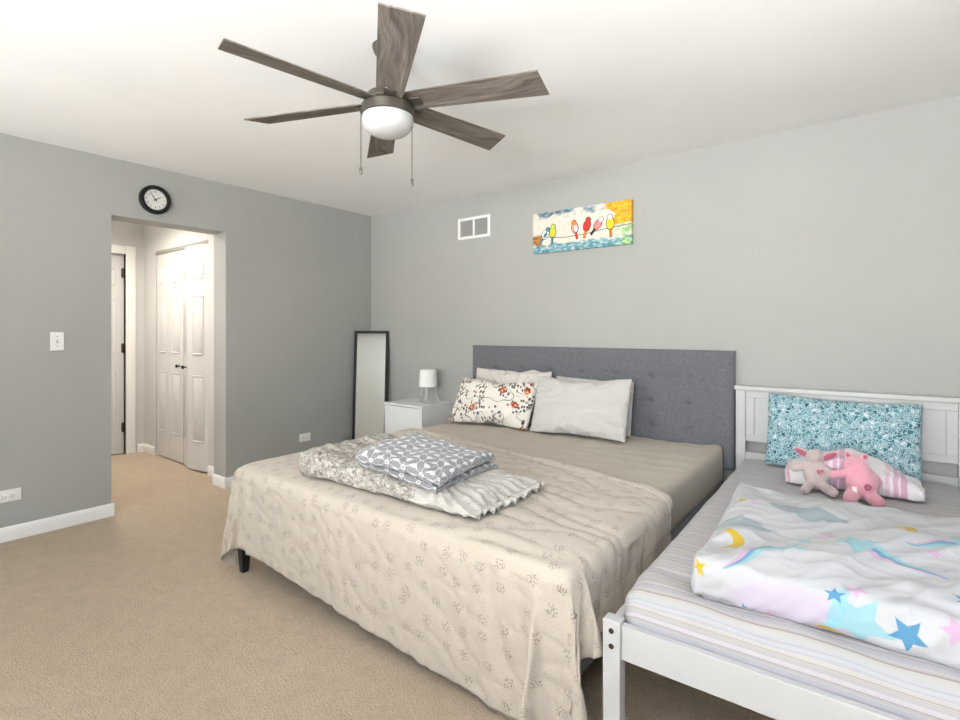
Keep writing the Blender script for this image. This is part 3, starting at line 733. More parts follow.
mb.build('cord', M['white'], lp)

# ------------------------------------------------------------------ big bed
BX0, BX1, BY0, BY1, BZ = 1.445, 3.385, -2.125, -.085, .552
bed = thing('upholstered_bed', 'wide bed with buttoned charcoal upholstered headboard and black tapered legs', 'bed', (2.41, -1.1, 0))
def loc_(p): return Vector(p)-Vector((2.41, -1.1, 0))
# tufted headboard
HX0, HX1, HZ0, HZ1, HT = 1.385, 3.432, .40, 1.137, .068
NXg, NZg = 203, 74
cols = [HX0+.255+i*(HX1-HX0-.51)/6. for i in range(7)]; rows_ = [.955, .79, .625]
V = []; F = []
def hb_depth(x, z):
    e = min(x-HX0, HX1-x, z-HZ0, HZ1-z)
    d = HT-.018*math.exp(-max(e, 0)/.011)
    for cx in cols:
        for cz in rows_:
            r2 = (x-cx)**2+(z-cz)**2
            d -= .014*math.exp(-r2/(2*.012**2))+.010*math.exp(-r2/(2*.045**2))
    for cx in cols: d -= .0045*math.exp(-abs(x-cx)/.005)*(1 if rows_[-1]-.02 < z < rows_[0]+.02 else 0)
    for cz in rows_: d -= .0045*math.exp(-abs(z-cz)/.005)*(1 if cols[0]-.0 < x < cols[-1] else 0)
    d += .0012*mnoise.noise(Vector((x*9, z*9, 0)))
    return d
for j in range(NZg+1):
    for i in range(NXg+1):
        x = HX0+(HX1-HX0)*i/NXg; z = HZ0+(HZ1-HZ0)*j/NZg
        V.append(loc_((x, -.006-hb_depth(x, z), z)))
W1 = NXg+1
for j in range(NZg):
    for i in range(NXg): F.append((j*W1+i, j*W1+i+1, (j+1)*W1+i+1, (j+1)*W1+i))
ring = [i for i in range(W1)]+[(j*W1+NXg) for j in range(1, NZg+1)]+[NZg*W1+i for i in range(NXg-1, -1, -1)]+[j*W1 for j in range(NZg-1, 0, -1)]
base = len(V)
for k in ring: V.append(Vector((V[k].x, loc_((0, -.006, 0)).y, V[k].z)))
n = len(ring)
for k in range(n): F.append((ring[(k+1) % n], ring[k], base+k, base+(k+1) % n))
F.append(tuple(range(base, base+n)))
hb = MB().geo(V, F).build('headboard', M['linen'], bed)
for cx in cols:
    for cz in rows_:
        m_ = Matrix.Translation(loc_((cx, -.006-hb_depth(cx, cz)-.002, cz))) @ Matrix.Rotation(R(90), 4, 'X')
        MB().lathe([(0, -.004), (.010, -.003), (.010, .001), (.006, .004), (0, .005)], 14, mat=m_).build('button', M['linen'], hb)
def rail(a, b): return MB().box(loc_(a), loc_(b)).build('side_rail', M['linen'], bed, bevel=.012, seg=3)
rail((BX0, BY0+.036, .15), (BX0+.036, -.08, .33)); rail((BX1-.036, BY0+.036, .15), (BX1, -.08, .33))
f_ = rail((BX0, BY0+.004, .15), (BX1, BY0+.036, .33)); f_.name = 'foot_rail'
MB().box(loc_((BX0+.036, BY0+.036, .27)), loc_((BX1-.036, -.08, .298))).build('slat_base', M['legblack'], bed)
def leg(x, y):
    x, y, _ = loc_((x, y, 0)); h = .152; a, b = .028, .017
    V = [(x-b,y-b,0),(x+b,y-b,0),(x+b,y+b,0),(x-b,y+b,0),(x-a,y-a,h),(x+a,y-a,h),(x+a,y+a,h),(x-a,y+a,h)]
    MB().geo(V, [(0,3,2,1),(4,5,6,7),(0,1,5,4),(1,2,6,5),(2,3,7,6),(3,0,4,7)]).build('leg', M['legblack'], bed, bevel=.003)
for x in (BX0+.065, BX1-.05):
    for y in (BY0-.005 if x < 2 else BY0+.08, -.14): leg(x, y)
for x in (HX0+.10, HX1-.10):
    MB().box(loc_((x-.03, -.05, 0)), loc_((x+.03, -.012, .42))).build('headboard_support', M['legblack'], bed)

# mattress with fitted sheet: rounded, slightly uneven box
def soft_box(x0, x1, y0, y1, z0, z1, r, nx, ny, nz, amp, seed, freq=5., uvf=None, crown=0.):
    """closed quad mesh on a box with rounded edges and gently uneven faces"""
    bm = bmesh.new(); cache = {}
    c = Vector(((x0+x1)/2, (y0+y1)/2, (z0+z1)/2)); h = Vector(((x1-x0)/2, (y1-y0)/2, (z1-z0)/2))
    def lin(k, nn):      # denser towards the edges
        t = k/nn*2-1; return math.copysign(abs(t)**.8, t) if t else 0
    def vert(a, b, d):
        key = (round(a, 4), round(b, 4), round(d, 4))
        if key in cache: return cache[key]
        p = Vector((a*h.x, b*h.y, d*h.z)); q = Vector([max(-hh+r, min(hh-r, pp)) for pp, hh in zip(p, h)])
        e = p-q; n = e.normalized() if e.length > 1e-9 else Vector((0, 0, 0))
        if e.length > 1e-9: p = q+n*r
        w_ = amp*(mnoise.noise((p+c)*freq+Vector((seed, 0, 0)))+.5*mnoise.noise((p+c)*freq*2.3+Vector((seed, 5, 0))))
        p = p+n*w_
        if d > .9: p.z += crown*(1-a*a)*(1-b*b)
        v = bm.verts.new(p+c); cache[key] = v; return v
    for (ax, n1, n2) in ((2, nx, ny), (1, nx, nz), (0, ny, nz)):
        for s in (-1, 1):
            for i in range(n1):
                for j in range(n2):
                    def P(i, j):
                        a, b = lin(i, n1), lin(j, n2)
                        return vert(*((a, b, s) if ax == 2 else (a, s, b) if ax == 1 else (s, a, b)))
                    q = [P(i, j), P(i+1, j), P(i+1, j+1), P(i, j+1)]
                    try: bm.faces.new(q)
                    except ValueError: pass
    bmesh.ops.recalc_face_normals(bm, faces=bm.faces)
    return bm
def from_bm(name, bm, mat, parent=None, uvf=None):
    me = bpy.data.meshes.new(name); bm.to_mesh(me); bm.free(); me.materials.append(mat)
    for p in me.polygons: p.use_smooth = True
    if uvf:
        ul = me.uv_layers.new(name='UVMap')
        for lp_ in me.loops: ul.data[lp_.index].uv = uvf(me.vertices[lp_.vertex_index].co)
    o = bpy.data.objects.new(name, me); C.objects.link(o)
    if parent: o.parent = parent
    return o
mat1 = thing('mattress', 'wide mattress in a beige fitted sheet on the upholstered bed', 'mattress', (2.41, -1.1, .30))
off = Vector((2.41, -1.1, .30))
from_bm('mattress_core', soft_box(BX0+.01-off.x, BX1-.01-off.x, BY0+.02-off.y, BY1-off.y, 0, .235, .03, 60, 60, 8, .001, 1), M['mattress'], mat1)
bm = soft_box(BX0-off.x, BX1-off.x, BY0+.012-off.y, BY1-.002-off.y, .02, BZ-.306, .045, 110, 110, 14, .0022, 3, 6.)
for v in bm.verts:      # tucked corner pulled up into a small peak, sheet drawn in along the lower edge
    dx = v.co.x-(BX1-off.x); dyv = v.co.y-(BY1-off.y)
    r_ = math.hypot(dx, dyv)
    v.co.z += .020*math.exp(-(r_/.09)**2)*(1 if v.co.z > .15 else 0)
    v.co.z += .004*math.sin(v.co.x*26+v.co.y*9)*math.exp(-(((v.co.y-.62)/.25)**2))*(1 if v.co.z > .2 else 0)
for v in bm.verts:
    if v.co.z > .20: v.co.z += max(0., 1-abs(mnoise.noise(Vector((v.co.x*1.4+v.co.y*.8, v.co.y*8-v.co.x*1.2, 4))))*2.6)**3*.006+max(0., 1-abs(mnoise.noise(Vector((v.co.x*5, v.co.y*3+v.co.x*3, 8))))*2.6)**3*.003
from_bm('fitted_sheet', bm, M['sheet'], mat1)

# ------------------------------------------------------------------ small white bed
SB = thing('small_white_bed', 'small white wooden bed with panelled headboard beside the large bed', 'bed', (3.448, -.040, 0), R(1.65))
SW, SL = 1.05, 2.075
pst = .052
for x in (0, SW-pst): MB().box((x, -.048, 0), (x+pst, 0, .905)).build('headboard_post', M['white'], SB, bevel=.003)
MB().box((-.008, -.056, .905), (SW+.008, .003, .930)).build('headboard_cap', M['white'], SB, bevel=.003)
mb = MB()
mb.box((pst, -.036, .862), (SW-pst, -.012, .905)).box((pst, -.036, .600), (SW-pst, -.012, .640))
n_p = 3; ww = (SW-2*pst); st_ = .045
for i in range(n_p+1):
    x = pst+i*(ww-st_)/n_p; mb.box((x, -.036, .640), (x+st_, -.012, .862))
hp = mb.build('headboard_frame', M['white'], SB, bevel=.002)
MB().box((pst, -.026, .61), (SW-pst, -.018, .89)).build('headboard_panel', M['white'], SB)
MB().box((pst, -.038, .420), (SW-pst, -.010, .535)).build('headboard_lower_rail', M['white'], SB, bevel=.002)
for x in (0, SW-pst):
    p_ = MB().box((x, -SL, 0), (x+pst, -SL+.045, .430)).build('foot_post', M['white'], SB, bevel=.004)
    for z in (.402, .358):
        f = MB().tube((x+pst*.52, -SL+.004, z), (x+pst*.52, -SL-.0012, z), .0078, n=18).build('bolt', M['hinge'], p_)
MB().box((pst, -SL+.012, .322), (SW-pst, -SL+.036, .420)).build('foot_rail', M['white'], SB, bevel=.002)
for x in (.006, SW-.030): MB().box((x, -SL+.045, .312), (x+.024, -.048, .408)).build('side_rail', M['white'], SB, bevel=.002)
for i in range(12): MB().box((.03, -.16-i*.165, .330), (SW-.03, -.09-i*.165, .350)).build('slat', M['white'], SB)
mat2 = thing('small_mattress', 'small mattress in a lavender striped sheet on the white bed', 'mattress', (3.448, -.040, .350), R(1.65))
bm = soft_box(.036, SW-.036, -SL+.040, -.060, .002, .160, .055, 60, 120, 12, .003, 9, 5.5)
for v in bm.verts:
    if v.co.z > .06 and v.co.y < -SL+.25: v.co.z += .004*math.sin(v.co.x*22+v.co.y*30)*max(0, min(1, (v.co.z-.06)/.05))
def suv(co):
    y = co.y; d = max(0, (.160-co.z)-.03) if co.y < -SL+.12 else 0
    return (co.x, y-d)
bm_ = from_bm('striped_sheet', bm, M['stripe'], mat2, suv)

# ------------------------------------------------------------------ cloth pieces, draped and puffed by Blender's cloth solver
SIMS = []
ccol = bpy.data.collections.new('drape_colliders')
def collider(a, b, r=.04):
    bm = soft_box(a[0], b[0], a[1], b[1], a[2], b[2], r, 16, 16, 6, 0, 0)
    o = from_bm('collider', bm, M['dark']); ccol.objects.link(o)
    m_ = o.modifiers.new('c', 'COLLISION'); o.collision.thickness_outer = .006; o.collision.cloth_friction = 25
    return o
COL = [collider((BX0-.02, BY0-.030, .1), (BX1+.045, -.05, BZ), .06), collider((3.493, -2.05, 0), (4.45, -.1, .49), .06)]

def sheet_grid(nx, ny, pos, uv=None):
    V = []; F = []; U = []
    for j in range(ny+1):
        for i in range(nx+1): V.append(pos(i/nx, j/ny)); U.append(uv(i/nx, j/ny))
    for j in range(ny):
        for i in range(nx):
            a = j*(nx+1)+i; F.append((a, a+1, a+nx+2, a+nx+1))
    return V, F, U
def mesh_obj(name, V, F, U, mat):
    me = bpy.data.meshes.new(name); me.from_pydata(V, [], F); me.materials.append(mat)
    ul = me.uv_layers.new(name='UVMap')
    for l in me.loops: ul.data[l.index].uv = U[l.vertex_index]
    for p in me.polygons: p.use_smooth = True
    o = bpy.data.objects.new(name, me); C.objects.link(o); return o
def cloth(o, end, pressure=0., grav=0., mass=.3, ten=15., bend=.1, shrink=0., collide=False, pin=None, damp=1., qual=6):
    c = o.modifiers.new('cloth', 'CLOTH'); s = c.settings
    s.quality = qual; s.mass = mass; s.tension_stiffness = ten; s.compression_stiffness = ten; s.shear_stiffness = ten*.3; s.bending_stiffness = bend
    s.air_damping = damp; s.effector_weights.gravity = grav; s.shrink_min = shrink
    if pressure: s.use_pressure = True; s.uniform_pressure_force = pressure
    if pin: s.vertex_group_mass = pin
    cs = c.collision_settings; cs.use_collision = collide; cs.use_self_collision = False
    if collide: cs.collection = ccol; cs.distance_min = .004; cs.collision_quality = 4; cs.friction = 12
    SIMS.append((o, end)); c.point_cache.frame_end = 120

# coverlet
XR = 3.44; X0c = 1.075; RH = .23; Wc = (XR-X0c)+RH
def ytop(x): return -.965-.255*(min(x, 3.5)-1.93)/1.56
def yfoot(x): return -2.518-.13*(x-1.45)/1.97
nx, ny = 112, 76
def cpos(a, b):
    s = a*Wc; x = X0c+s; xx = min(x, XR+.03); yt, yf = ytop(x), yfoot(x)
    y = yt+(yf-yt)*b; ex = max(0, x-XR); z = BZ+.022
    # the right overhang starts folded down into the gap between the beds
    if ex > 0:
        rr = .03; th = min(ex/rr, PI/2)
        xq = XR+rr*math.sin(th); zq = z-rr*(1-math.cos(th))-max(0, ex-rr*PI/2)
    else: xq, zq = x, z
    return (xq, y, zq+.0015*mnoise.noise(Vector((x*7, y*7, 0))))
Vc, Fc, Uc = sheet_grid(nx, ny, cpos, lambda a, b: (a*Wc, (ytop(X0c+a*Wc)+(yfoot(X0c+a*Wc)-ytop(X0c+a*Wc))*b)))
cov = mesh_obj('coverlet', Vc, Fc, Uc, M['coverlet'])
at_ = cov.data.attributes.new('edge', 'FLOAT', 'POINT')
for j in range(ny+1):
    for i in range(nx+1):
        at_.data[j*(nx+1)+i].value = min(i/nx*Wc, (1-i/nx)*Wc, (1-j/ny)*1.66)
vg = cov.vertex_groups.new(name='pin')
vg.add([j*(nx+1)+i for j in (0, 1) for i in range(nx+1) if 1.6 < X0c+i/nx*Wc < 3.2], .6, 'REPLACE')
cloth(cov, 75, 0, 1., .35, 18., .25, -.012, True, 'pin', 1.5, 8)

def pillow_mesh(w_, h_, nx, ny, thick=.03):
    V = []; F = []; U = []; top = {}; bot = {}
    for j in range(ny+1):
        for i in range(nx+1):
            u, v = i/nx, j/ny; e = min(1, 6*min(u, 1-u, v, 1-v)); x, y = (u-.5)*w_, (v-.5)*h_
            top[i, j] = len(V); V.append((x, y, thick*e)); U.append((x, y))
            if 0 < i < nx and 0 < j < ny: bot[i, j] = len(V); V.append((x, y, -thick*e)); U.append((x+2, y))
            else: bot[i, j] = top[i, j]
    for j in range(ny):
        for i in range(nx):
            F.append((top[i,j], top[i+1,j], top[i+1,j+1], top[i,j+1])); F.append((bot[i,j], bot[i,j+1], bot[i+1,j+1], bot[i+1,j]))
    return V, F, U
def make_pillow(name, w_, h_, mat, end=24, P=1.2, shrink=0., seed=0, res=.0145, park=0):
    V, F, U = pillow_mesh(w_, h_, int(w_/res), int(h_/res))
    V = [(x, y, z+.004*mnoise.noise(Vector((x*9+seed, y*9, z*9)))) for x, y, z in V]
    o = mesh_obj(name, V, F, U, mat); o.location = (park, 12, 0)
    cloth(o, end, P, 0, .3, 14., .08, shrink, damp=2.)
    return o
def pad_mesh(w_, d_, h_, nx, ny, nz):
    """closed slab whose UV unrolls over its sides"""
    V = []; F = []; U = []; ids = {}
    def put(i, j, k):
        if (i, j, k) in ids: return ids[i, j, k]
        x, y, z = (i/nx-.5)*w_, (j/ny-.5)*d_, k/nz*h_
        dn = h_-z; ux, uy = x, y
        if i == 0: ux -= dn
        if i == nx: ux += dn
        if j == 0: uy -= dn
        if j == ny: uy += dn
        if k == 0 and 0 < i < nx and 0 < j < ny: ux += 3
        ids[i, j, k] = len(V); V.append((x, y, z)); U.append((ux, uy)); return ids[i, j, k]
    for i in range(nx):
        for j in range(ny):
            F.append((put(i,j,nz), put(i+1,j,nz), put(i+1,j+1,nz), put(i,j+1,nz))); F.append((put(i,j,0), put(i,j+1,0), put(i+1,j+1,0), put(i+1,j,0)))
    for k in range(nz):
        for i in range(nx):
            F.append((put(i,0,k), put(i+1,0,k), put(i+1,0,k+1), put(i,0,k+1))); F.append((put(i+1,ny,k), put(i,ny,k), put(i,ny,k+1), put(i+1,ny,k+1)))
        for j in range(ny):
            F.append((put(0,j+1,k), put(0,j,k), put(0,j,k+1), put(0,j+1,k+1))); F.append((put(nx,j,k), put(nx,j+1,k), put(nx,j+1,k+1), put(nx,j,k+1)))
    return V, F, U
def make_pad(name, w_, d_, h_, mat, end=20, P=.6, shrink=-.04, seed=0, res=.018, prof=None, amp=.008, bend=.08):
    nx, ny, nz = int(w_/res), int(d_/res), max(2, int(h_/res))
    V, F, U = pad_mesh(w_, d_, h_, nx, ny, nz)
    Q = []
    for x, y, z in V:
        n_ = amp*mnoise.noise(Vector((x*7+seed, y*7, z*5)))
        p = Vector((x, y, z+n_*(z/h_)))
        if prof: p = Vector(prof(p))
        Q.append(p)
    o = mesh_obj(name, Q, F, U, mat); o.location = (0, 12, 0)
    cloth(o, end, P, 0, .3, 14., bend, shrink, damp=2.)
    return o

floral = make_pillow('floral_pillow', .70, .43, M['floral'], 22, 1., 0, 1)
whitep = make_pillow('white_pillow', .70, .45, M['whitecotton'], 21, .9, -.015, 2)
backl = make_pillow('white_pillow', .70, .46, M['creamcotton'], 18, .6, -.03, 3)
backr = make_pillow('white_pillow', .60, .45, M['whitecotton'], 18, .5, -.02, 4)
tealp = make_pillow('teal_pillow', .68, .43, M['teal'], 20, .7, -.02, 5)
kduv = make_pad('folded_duvet', .735, .79, .112, M['duvet'], 16, .5, -.07, 6, .0155, bend=.03)
def qprof(p):   # thick rounded left, thin towards the frilled right end
    t = p.x/.99+.5
    s = 1.12-.97*max(0, min(1, (t-.10)/.86)); return (p.x, p.y*(1-.10*max(0, t-.6)), p.z*s)
quilt = make_pad('folded_comforter', .99, .52, .095, M['mottle'], 16, .5, -.05, 8, .0165, qprof)
starb = make_pad('star_blanket', .45, .43, .040, M['starblanket'], 13, .4, -.03, 11, .0165)
starlow = make_pad('lower_fold', .45, .45, .030, M['starblanket'], 12, .35, -.02, 17, .0165)
def kprof(p):
    t = p.x/.50+.5; s_ = .55+1.35*math.exp(-((t-.45)/.33)**2)
    return (p.x, p.y, p.z*s_)
kbl = make_pad('folded_blanket', .50, .24, .085, M['pinkband'], 15, .4, -.06, 14, .0165, kprof)

last = max(e for _, e in SIMS); done = {}
for f in range(1, last+1):
    S.frame_set(f)
    for o, e in SIMS:
        if e == f:
            dg = bpy.context.evaluated_depsgraph_get()
            done[o.name] = bpy.data.meshes.new_from_object(o.evaluated_get(dg), preserve_all_data_layers=True, depsgraph=dg)
S.frame_set(1)
for o, e in SIMS:
    o.modifiers.clear(); nm = o.data.name; o.data = done[o.name]; o.data.name = nm; o.vertex_groups.clear()
for o in COL: bpy.data.objects.remove(o)
bpy.data.collections.remove(ccol)

def smooth_mesh(o, it=1, fac=.5):
    bm = bmesh.new(); bm.from_mesh(o.data)
    for _ in range(it): bmesh.ops.smooth_vert(bm, verts=bm.verts, factor=fac, use_axis_x=True, use_axis_y=True, use_axis_z=True)
    bm.to_mesh(o.data); bm.free()
    for p in o.data.polygons: p.use_smooth = True
def subd(o, lv=1):
    m_ = o.modifiers.new('subdivision', 'SUBSURF'); m_.levels = lv; m_.render_levels = lv
smooth_mesh(cov, 1, .4)
# turned-back hem: a narrow doubled band along the coverlet's upper edge
Vh = []; Uh = []; Fh = []
cm = cov.data
for j in range(4):
    for i in range(nx+1):
        v = cm.vertices[j*(nx+1)+i]; nrm_ = v.normal if v.normal.z > -.2 else -v.normal
        Vh.append(v.co+nrm_*(.007 if j < 3 else .0045)); Uh.append((i/nx*Wc, ytop(X0c+i/nx*Wc)-.03+j*.02))
for j in range(3):
    for i in range(nx): a_ = j*(nx+1)+i; Fh.append((a_, a_+1, a_+nx+2, a_+nx+1))
hemb = mesh_obj('turned_hem', Vh, Fh, Uh, M['coverlet']); hemb.parent = cov
ha = hemb.data.attributes.new('edge', 'FLOAT', 'POINT')
for q_ in ha.data: q_.value = .06
subd(hemb)
subd(cov)
tag(cov, 'cream coverlet with tiny sprig clusters draped over the foot of the large bed', 'coverlet')

def apply_mods(o):
    dg = bpy.context.evaluated_depsgraph_get(); dg.update()
    me = bpy.data.meshes.new_from_object(o.evaluated_get(dg), preserve_all_data_layers=True, depsgraph=dg)
    o.modifiers.clear(); nm = o.data.name; o.data = me; me.name = nm
def ridge(p, sharp=2.):
    return max(0., 1-abs(mnoise.noise(p))*sharp*1.6)
def creases(o, fn):
    """push every vertex along its normal by fn(uv, position)"""
    me = o.data; n = len(me.vertices); uvs = [None]*n
    ul = me.uv_layers.active.data if me.uv_layers else None
    if ul:
        for l in me.loops:
            if uvs[l.vertex_index] is None: uvs[l.vertex_index] = ul[l.index].uv.copy()
    nr = [v.normal.copy() for v in me.vertices]
    for v in me.vertices: v.co += nr[v.index]*fn(uvs[v.index] or Vector((0, 0)), v.co)
    for p in me.polygons: p.use_smooth = True
def pillow_creases(w_, h_, seed, amp=1.):
    def fn(uv, co):
        x, y = uv[0], uv[1]
        if x > 1: x -= 2
        ex, ey = w_/2-abs(x), h_/2-abs(y); e = max(0, min(ex, ey))
        al = y if ex < ey else x
        puck = mnoise.noise(Vector((al*38, seed, 0)))*math.exp(-e/.035)*.0055*min(1, e/.008)
        a = math.atan2(y/h_, x/w_); r = math.hypot(x/w_, y/h_)
        rad = (ridge(Vector((a*3.2, r*1.6, seed)))**2)*.007*min(1, max(0, (r-.12)/.25))
        lon = (ridge(Vector((x*4+y*3, y*11-x*2, seed+4)))**3)*.006
        return amp*(puck+(rad+lon-.004)*min(1, e/.03))
    return fn
def base_at(o):
    n = len(o.data.vertices); cx = sum(v.co.x for v in o.data.vertices)/n; cy = sum(v.co.y for v in o.data.vertices)/n; z = min(v.co.z for v in o.data.vertices)
    o.data.transform(Matrix.Translation((-cx, -cy, -z))); o.location = (cx, cy, z)
def place_pillow(o, c, w_yaw, lean_, zmin=None, roll=0., size=(.7, .45), seed=0, amp=1., ymax=None, slump=0.):
    """stand the puffed pillow up: its height axis leans back from vertical by lean_"""
    smooth_mesh(o, 1, .3); o.location = (0, 0, 0); subd(o); apply_mods(o)
    creases(o, pillow_creases(*size, seed, amp))
    mt = Matrix.Translation(c) @ Matrix.Rotation(w_yaw, 4, 'Z') @ Matrix.Rotation(R(90)-lean_, 4, 'X') @ Matrix.Rotation(roll, 4, 'Z')
    for v in o.data.vertices:      # top seam sags unevenly
        v.co.y += slump*mnoise.noise(Vector((v.co.x*8, seed, 3)))*max(0, v.co.y/size[1]*2)
    o.data.transform(mt)
    for v in o.data.vertices:      # the lower edge settles on the sheet, the back against the headboard
        if zmin is not None and v.co.z < zmin+.03:
            d = zmin+.03-v.co.z; v.co.z = zmin+.03-.03*(1-math.exp(-d/.03))
        if ymax is not None and v.co.y > ymax-.03:
            d = v.co.y-(ymax-.03); v.co.y = ymax-.03+.03*(1-math.exp(-d/.03))
    base_at(o)
ZB = BZ+.004
place_pillow(floral, (1.825, -.360, .712), R(9), R(34), ZB, R(-1), (.70, .43), 1, 1.)
place_pillow(whitep, (2.525, -.330, .735), R(4), R(22), ZB, R(1), (.70, .45), 2, 1.3)
place_pillow(backl, (1.845, -.155, .725), R(1), R(7), ZB, R(0), (.70, .46), 3, 2.4, -.08, .022)
place_pillow(backr, (2.530, -.150, .700), R(0), R(7), ZB, R(-1), (.60, .45), 4, 1.5, -.08, .012)
place_pillow(tealp, (3.970, -.195, .695), R(1.5), R(13), .512, R(-1), (.68, .43), 5, 1.6, -.100)
tag(floral, 'ivory pillow with red and dark floral print at the left of the bed', 'pillow')
tag(whitep, 'plain white pillow leaning on the charcoal headboard right of the floral pillow', 'pillow')
tag(backl, 'rumpled white pillow standing behind the floral pillow', 'pillow')
tag(backr, 'white pillow mostly hidden behind the front plain white pillow', 'pillow')
tag(tealp, 'teal and white doodle-print pillow against the white headboard', 'pillow')

from mathutils.bvhtree import BVHTree
def top_of(o):
    me = o.data; mw_ = o.matrix_basis
    return BVHTree.FromPolygons([mw_ @ v.co for v in me.vertices], [tuple(p.vertices) for p in me.polygons])
def place_pad(o, c, yaw, zmin, it=1, fn=None, on=None, bottom=.028):
    smooth_mesh(o, it, .4); o.location = (0, 0, 0)
    for v in o.data.vertices:    # the underside lies flat on what carries it
        if v.co.z < bottom: v.co.z = bottom-bottom*(1-math.exp(-(bottom-v.co.z)/bottom))
    subd(o); apply_mods(o)
    if fn: creases(o, fn)
    o.data.transform(Matrix.Translation((c[0], c[1], zmin)) @ Matrix.Rotation(yaw, 4, 'Z'))
    if on:                       # settles into the shape below it
        tr = top_of(on); zs = {}
        for v in o.data.vertices:
            z = 0; n = 0
            for dx in (-.05, 0, .05):
                for dy_ in (-.05, 0, .05):
                    h = tr.ray_cast(Vector((v.co.x+dx, v.co.y+dy_, 3)), Vector((0, 0, -1)))
                    if h[0]: z += h[0].z; n += 1
            zs[v.index] = (z/n if n else ZB+.02)
        for v in o.data.vertices: v.co.z += zs[v.index]
    base_at(o)
def duvet_fn(uv, co):
    x, y = uv[0], uv[1]
    if x > 2: return 0
    d1 = Vector((x*2.2+y*1.2, (y*.8-x*.75)*9, 2.))
    fold = ridge(d1, 1.3)**2*.012*(.45+.55*max(0, min(1, (x+.25)/.4)))
    lobe = mnoise.noise(Vector((x*5, y*5, 7)))*.009
    fine = ridge(Vector((x*9+y*5, y*16-x*9, 5)))**3*.005
    return fold+lobe+fine-.006
place_pad(kduv, (DX, DY), DA, .505, 1, duvet_fn)
def quilt_fn(uv, co):
    x, y = uv[0], uv[1]
    if x > 2: return 0
    k = max(0, min(1, (x-.22)/.06))                      # pale crumpled end
    puff = mnoise.noise(Vector((x*6, y*6, 3)))*.014+ridge(Vector((x*5, y*9, 1)))**2*.010
    fan_ = ridge(Vector((math.atan2(y+.02, x-.10)*7, x*2, 9)), 1.5)**2*.014+ridge(Vector((x*18, y*30, 2)))**2*.006
    return puff*(1-k)+fan_*k-.004
place_pad(quilt, (2.43, -1.79), R(2), ZB+.012, 1, quilt_fn)
# pale plain end of the comforter and its frill
quilt.data.materials.append(M['palefrill'])
uvq = quilt.data.uv_layers.active.data
for p in quilt.data.polygons:
    u_ = sum(uvq[l].uv.x for l in p.loop_indices)/p.loop_total; v_ = sum(uvq[l].uv.y for l in p.loop_indices)/p.loop_total
    if u_ > 2: u_ -= 3
    if u_ > .245+.10*v_+.012*math.sin(v_*40): p.material_index = 1
rim = [v.co+quilt.location for v in quilt.data.vertices]
def frill(edge, out, width=.036, waves=13):
    """ruffled ribbon that runs along edge and sticks out along out"""
    V = []; F = []; U = []; n = 160; m = 6
    for i in range(n+1):
        t = i/n; k = t*(len(edge)-1); a = int(min(k, len(edge)-2)); p = edge[a].lerp(edge[a+1], k-a)
        for j in range(m+1):
            q = j/m; ph = t*waves*2*PI+1.3*math.sin(t*9)
            w_ = width*(1+.22*math.sin(ph*.37+1))*q
            z = q*.009*math.sin(ph)+.004*math.sin(ph*2.3+1)*q+.006*(1-q)
            pos = p+out*w_+Vector((0, 0, z)); pos += Vector((out.y, -out.x, 0))*(.006*q*math.cos(ph)); pos.z = max(pos.z, ZB+.012)
            V.append(pos); U.append((t*.6, q*.05))
    for i in range(n):
        for j in range(m): a = i*(m+1)+j; F.append((a, a+1, a+m+2, a+m+1))
    return V, F, U
qR = max(v.x for v in rim); 
yr = [v.y for v in rim if v.x > qR-.03]
E0, E1 = Vector((qR-.022, min(yr)+.0, ZB+.026)), Vector((qR-.035, max(yr), ZB+.026))
Em = Vector((qR-.008, (E0.y+E1.y)/2, ZB+.026)); Ec = Vector((qR-.17, E0.y-.012, ZB+.03))
for nm, ed, ou in (('frill', [E0, Em, E1], Vector((1, -.06, 0))),):
    V, F, U = frill(ed, ou.normalized())
    V = [v-quilt.location for v in V]
    fr = mesh_obj(nm, V, F, U, M['palefrill']); fr.parent = quilt
    sf = fr.modifiers.new('t', 'SOLIDIFY'); sf.thickness = .003
    fr['label'] = 'pale grey ruffled edge'
def star_fn(uv, co):
    x, y = uv[0], uv[1]
    if x > 2: return 0
    return mnoise.noise(Vector((x*8, y*8, 3)))*.010+ridge(Vector((x*6, y*10, 4)))**2*.005-.003
place_pad(starlow, (2.525, -1.80), R(3), .002, 1, star_fn, quilt, .012)
place_pad(starb, (2.54, -1.83), R(7), .004, 1, star_fn, starlow, .012)
starlow.name = 'lower_fold'; 
starlow.data.transform(Matrix.Translation(starlow.location-starb.location)); starlow.location = (0, 0, 0); starlow.parent = starb
def kb_fn(uv, co):
    x, y = uv[0], uv[1]
    if x > 2: return 0
    return mnoise.noise(Vector((x*8, y*8, 13)))*.014+ridge(Vector((x*7, y*12, 4)))**2*.007-.004
place_pad(kbl, (4.03, -.47), R(3), .512, 1, kb_fn)
tag(kduv, 'white duvet with stars, moon and clouds folded across the small white bed', 'duvet')
tag(quilt, 'folded comforter with grey mottled print and pale frilled end on the large bed', 'comforter')
tag(starb, 'folded grey blanket with white star lattice on the comforter', 'blanket')
tag(kbl, 'folded white blanket with pink bands behind the plush toys', 'blanket')

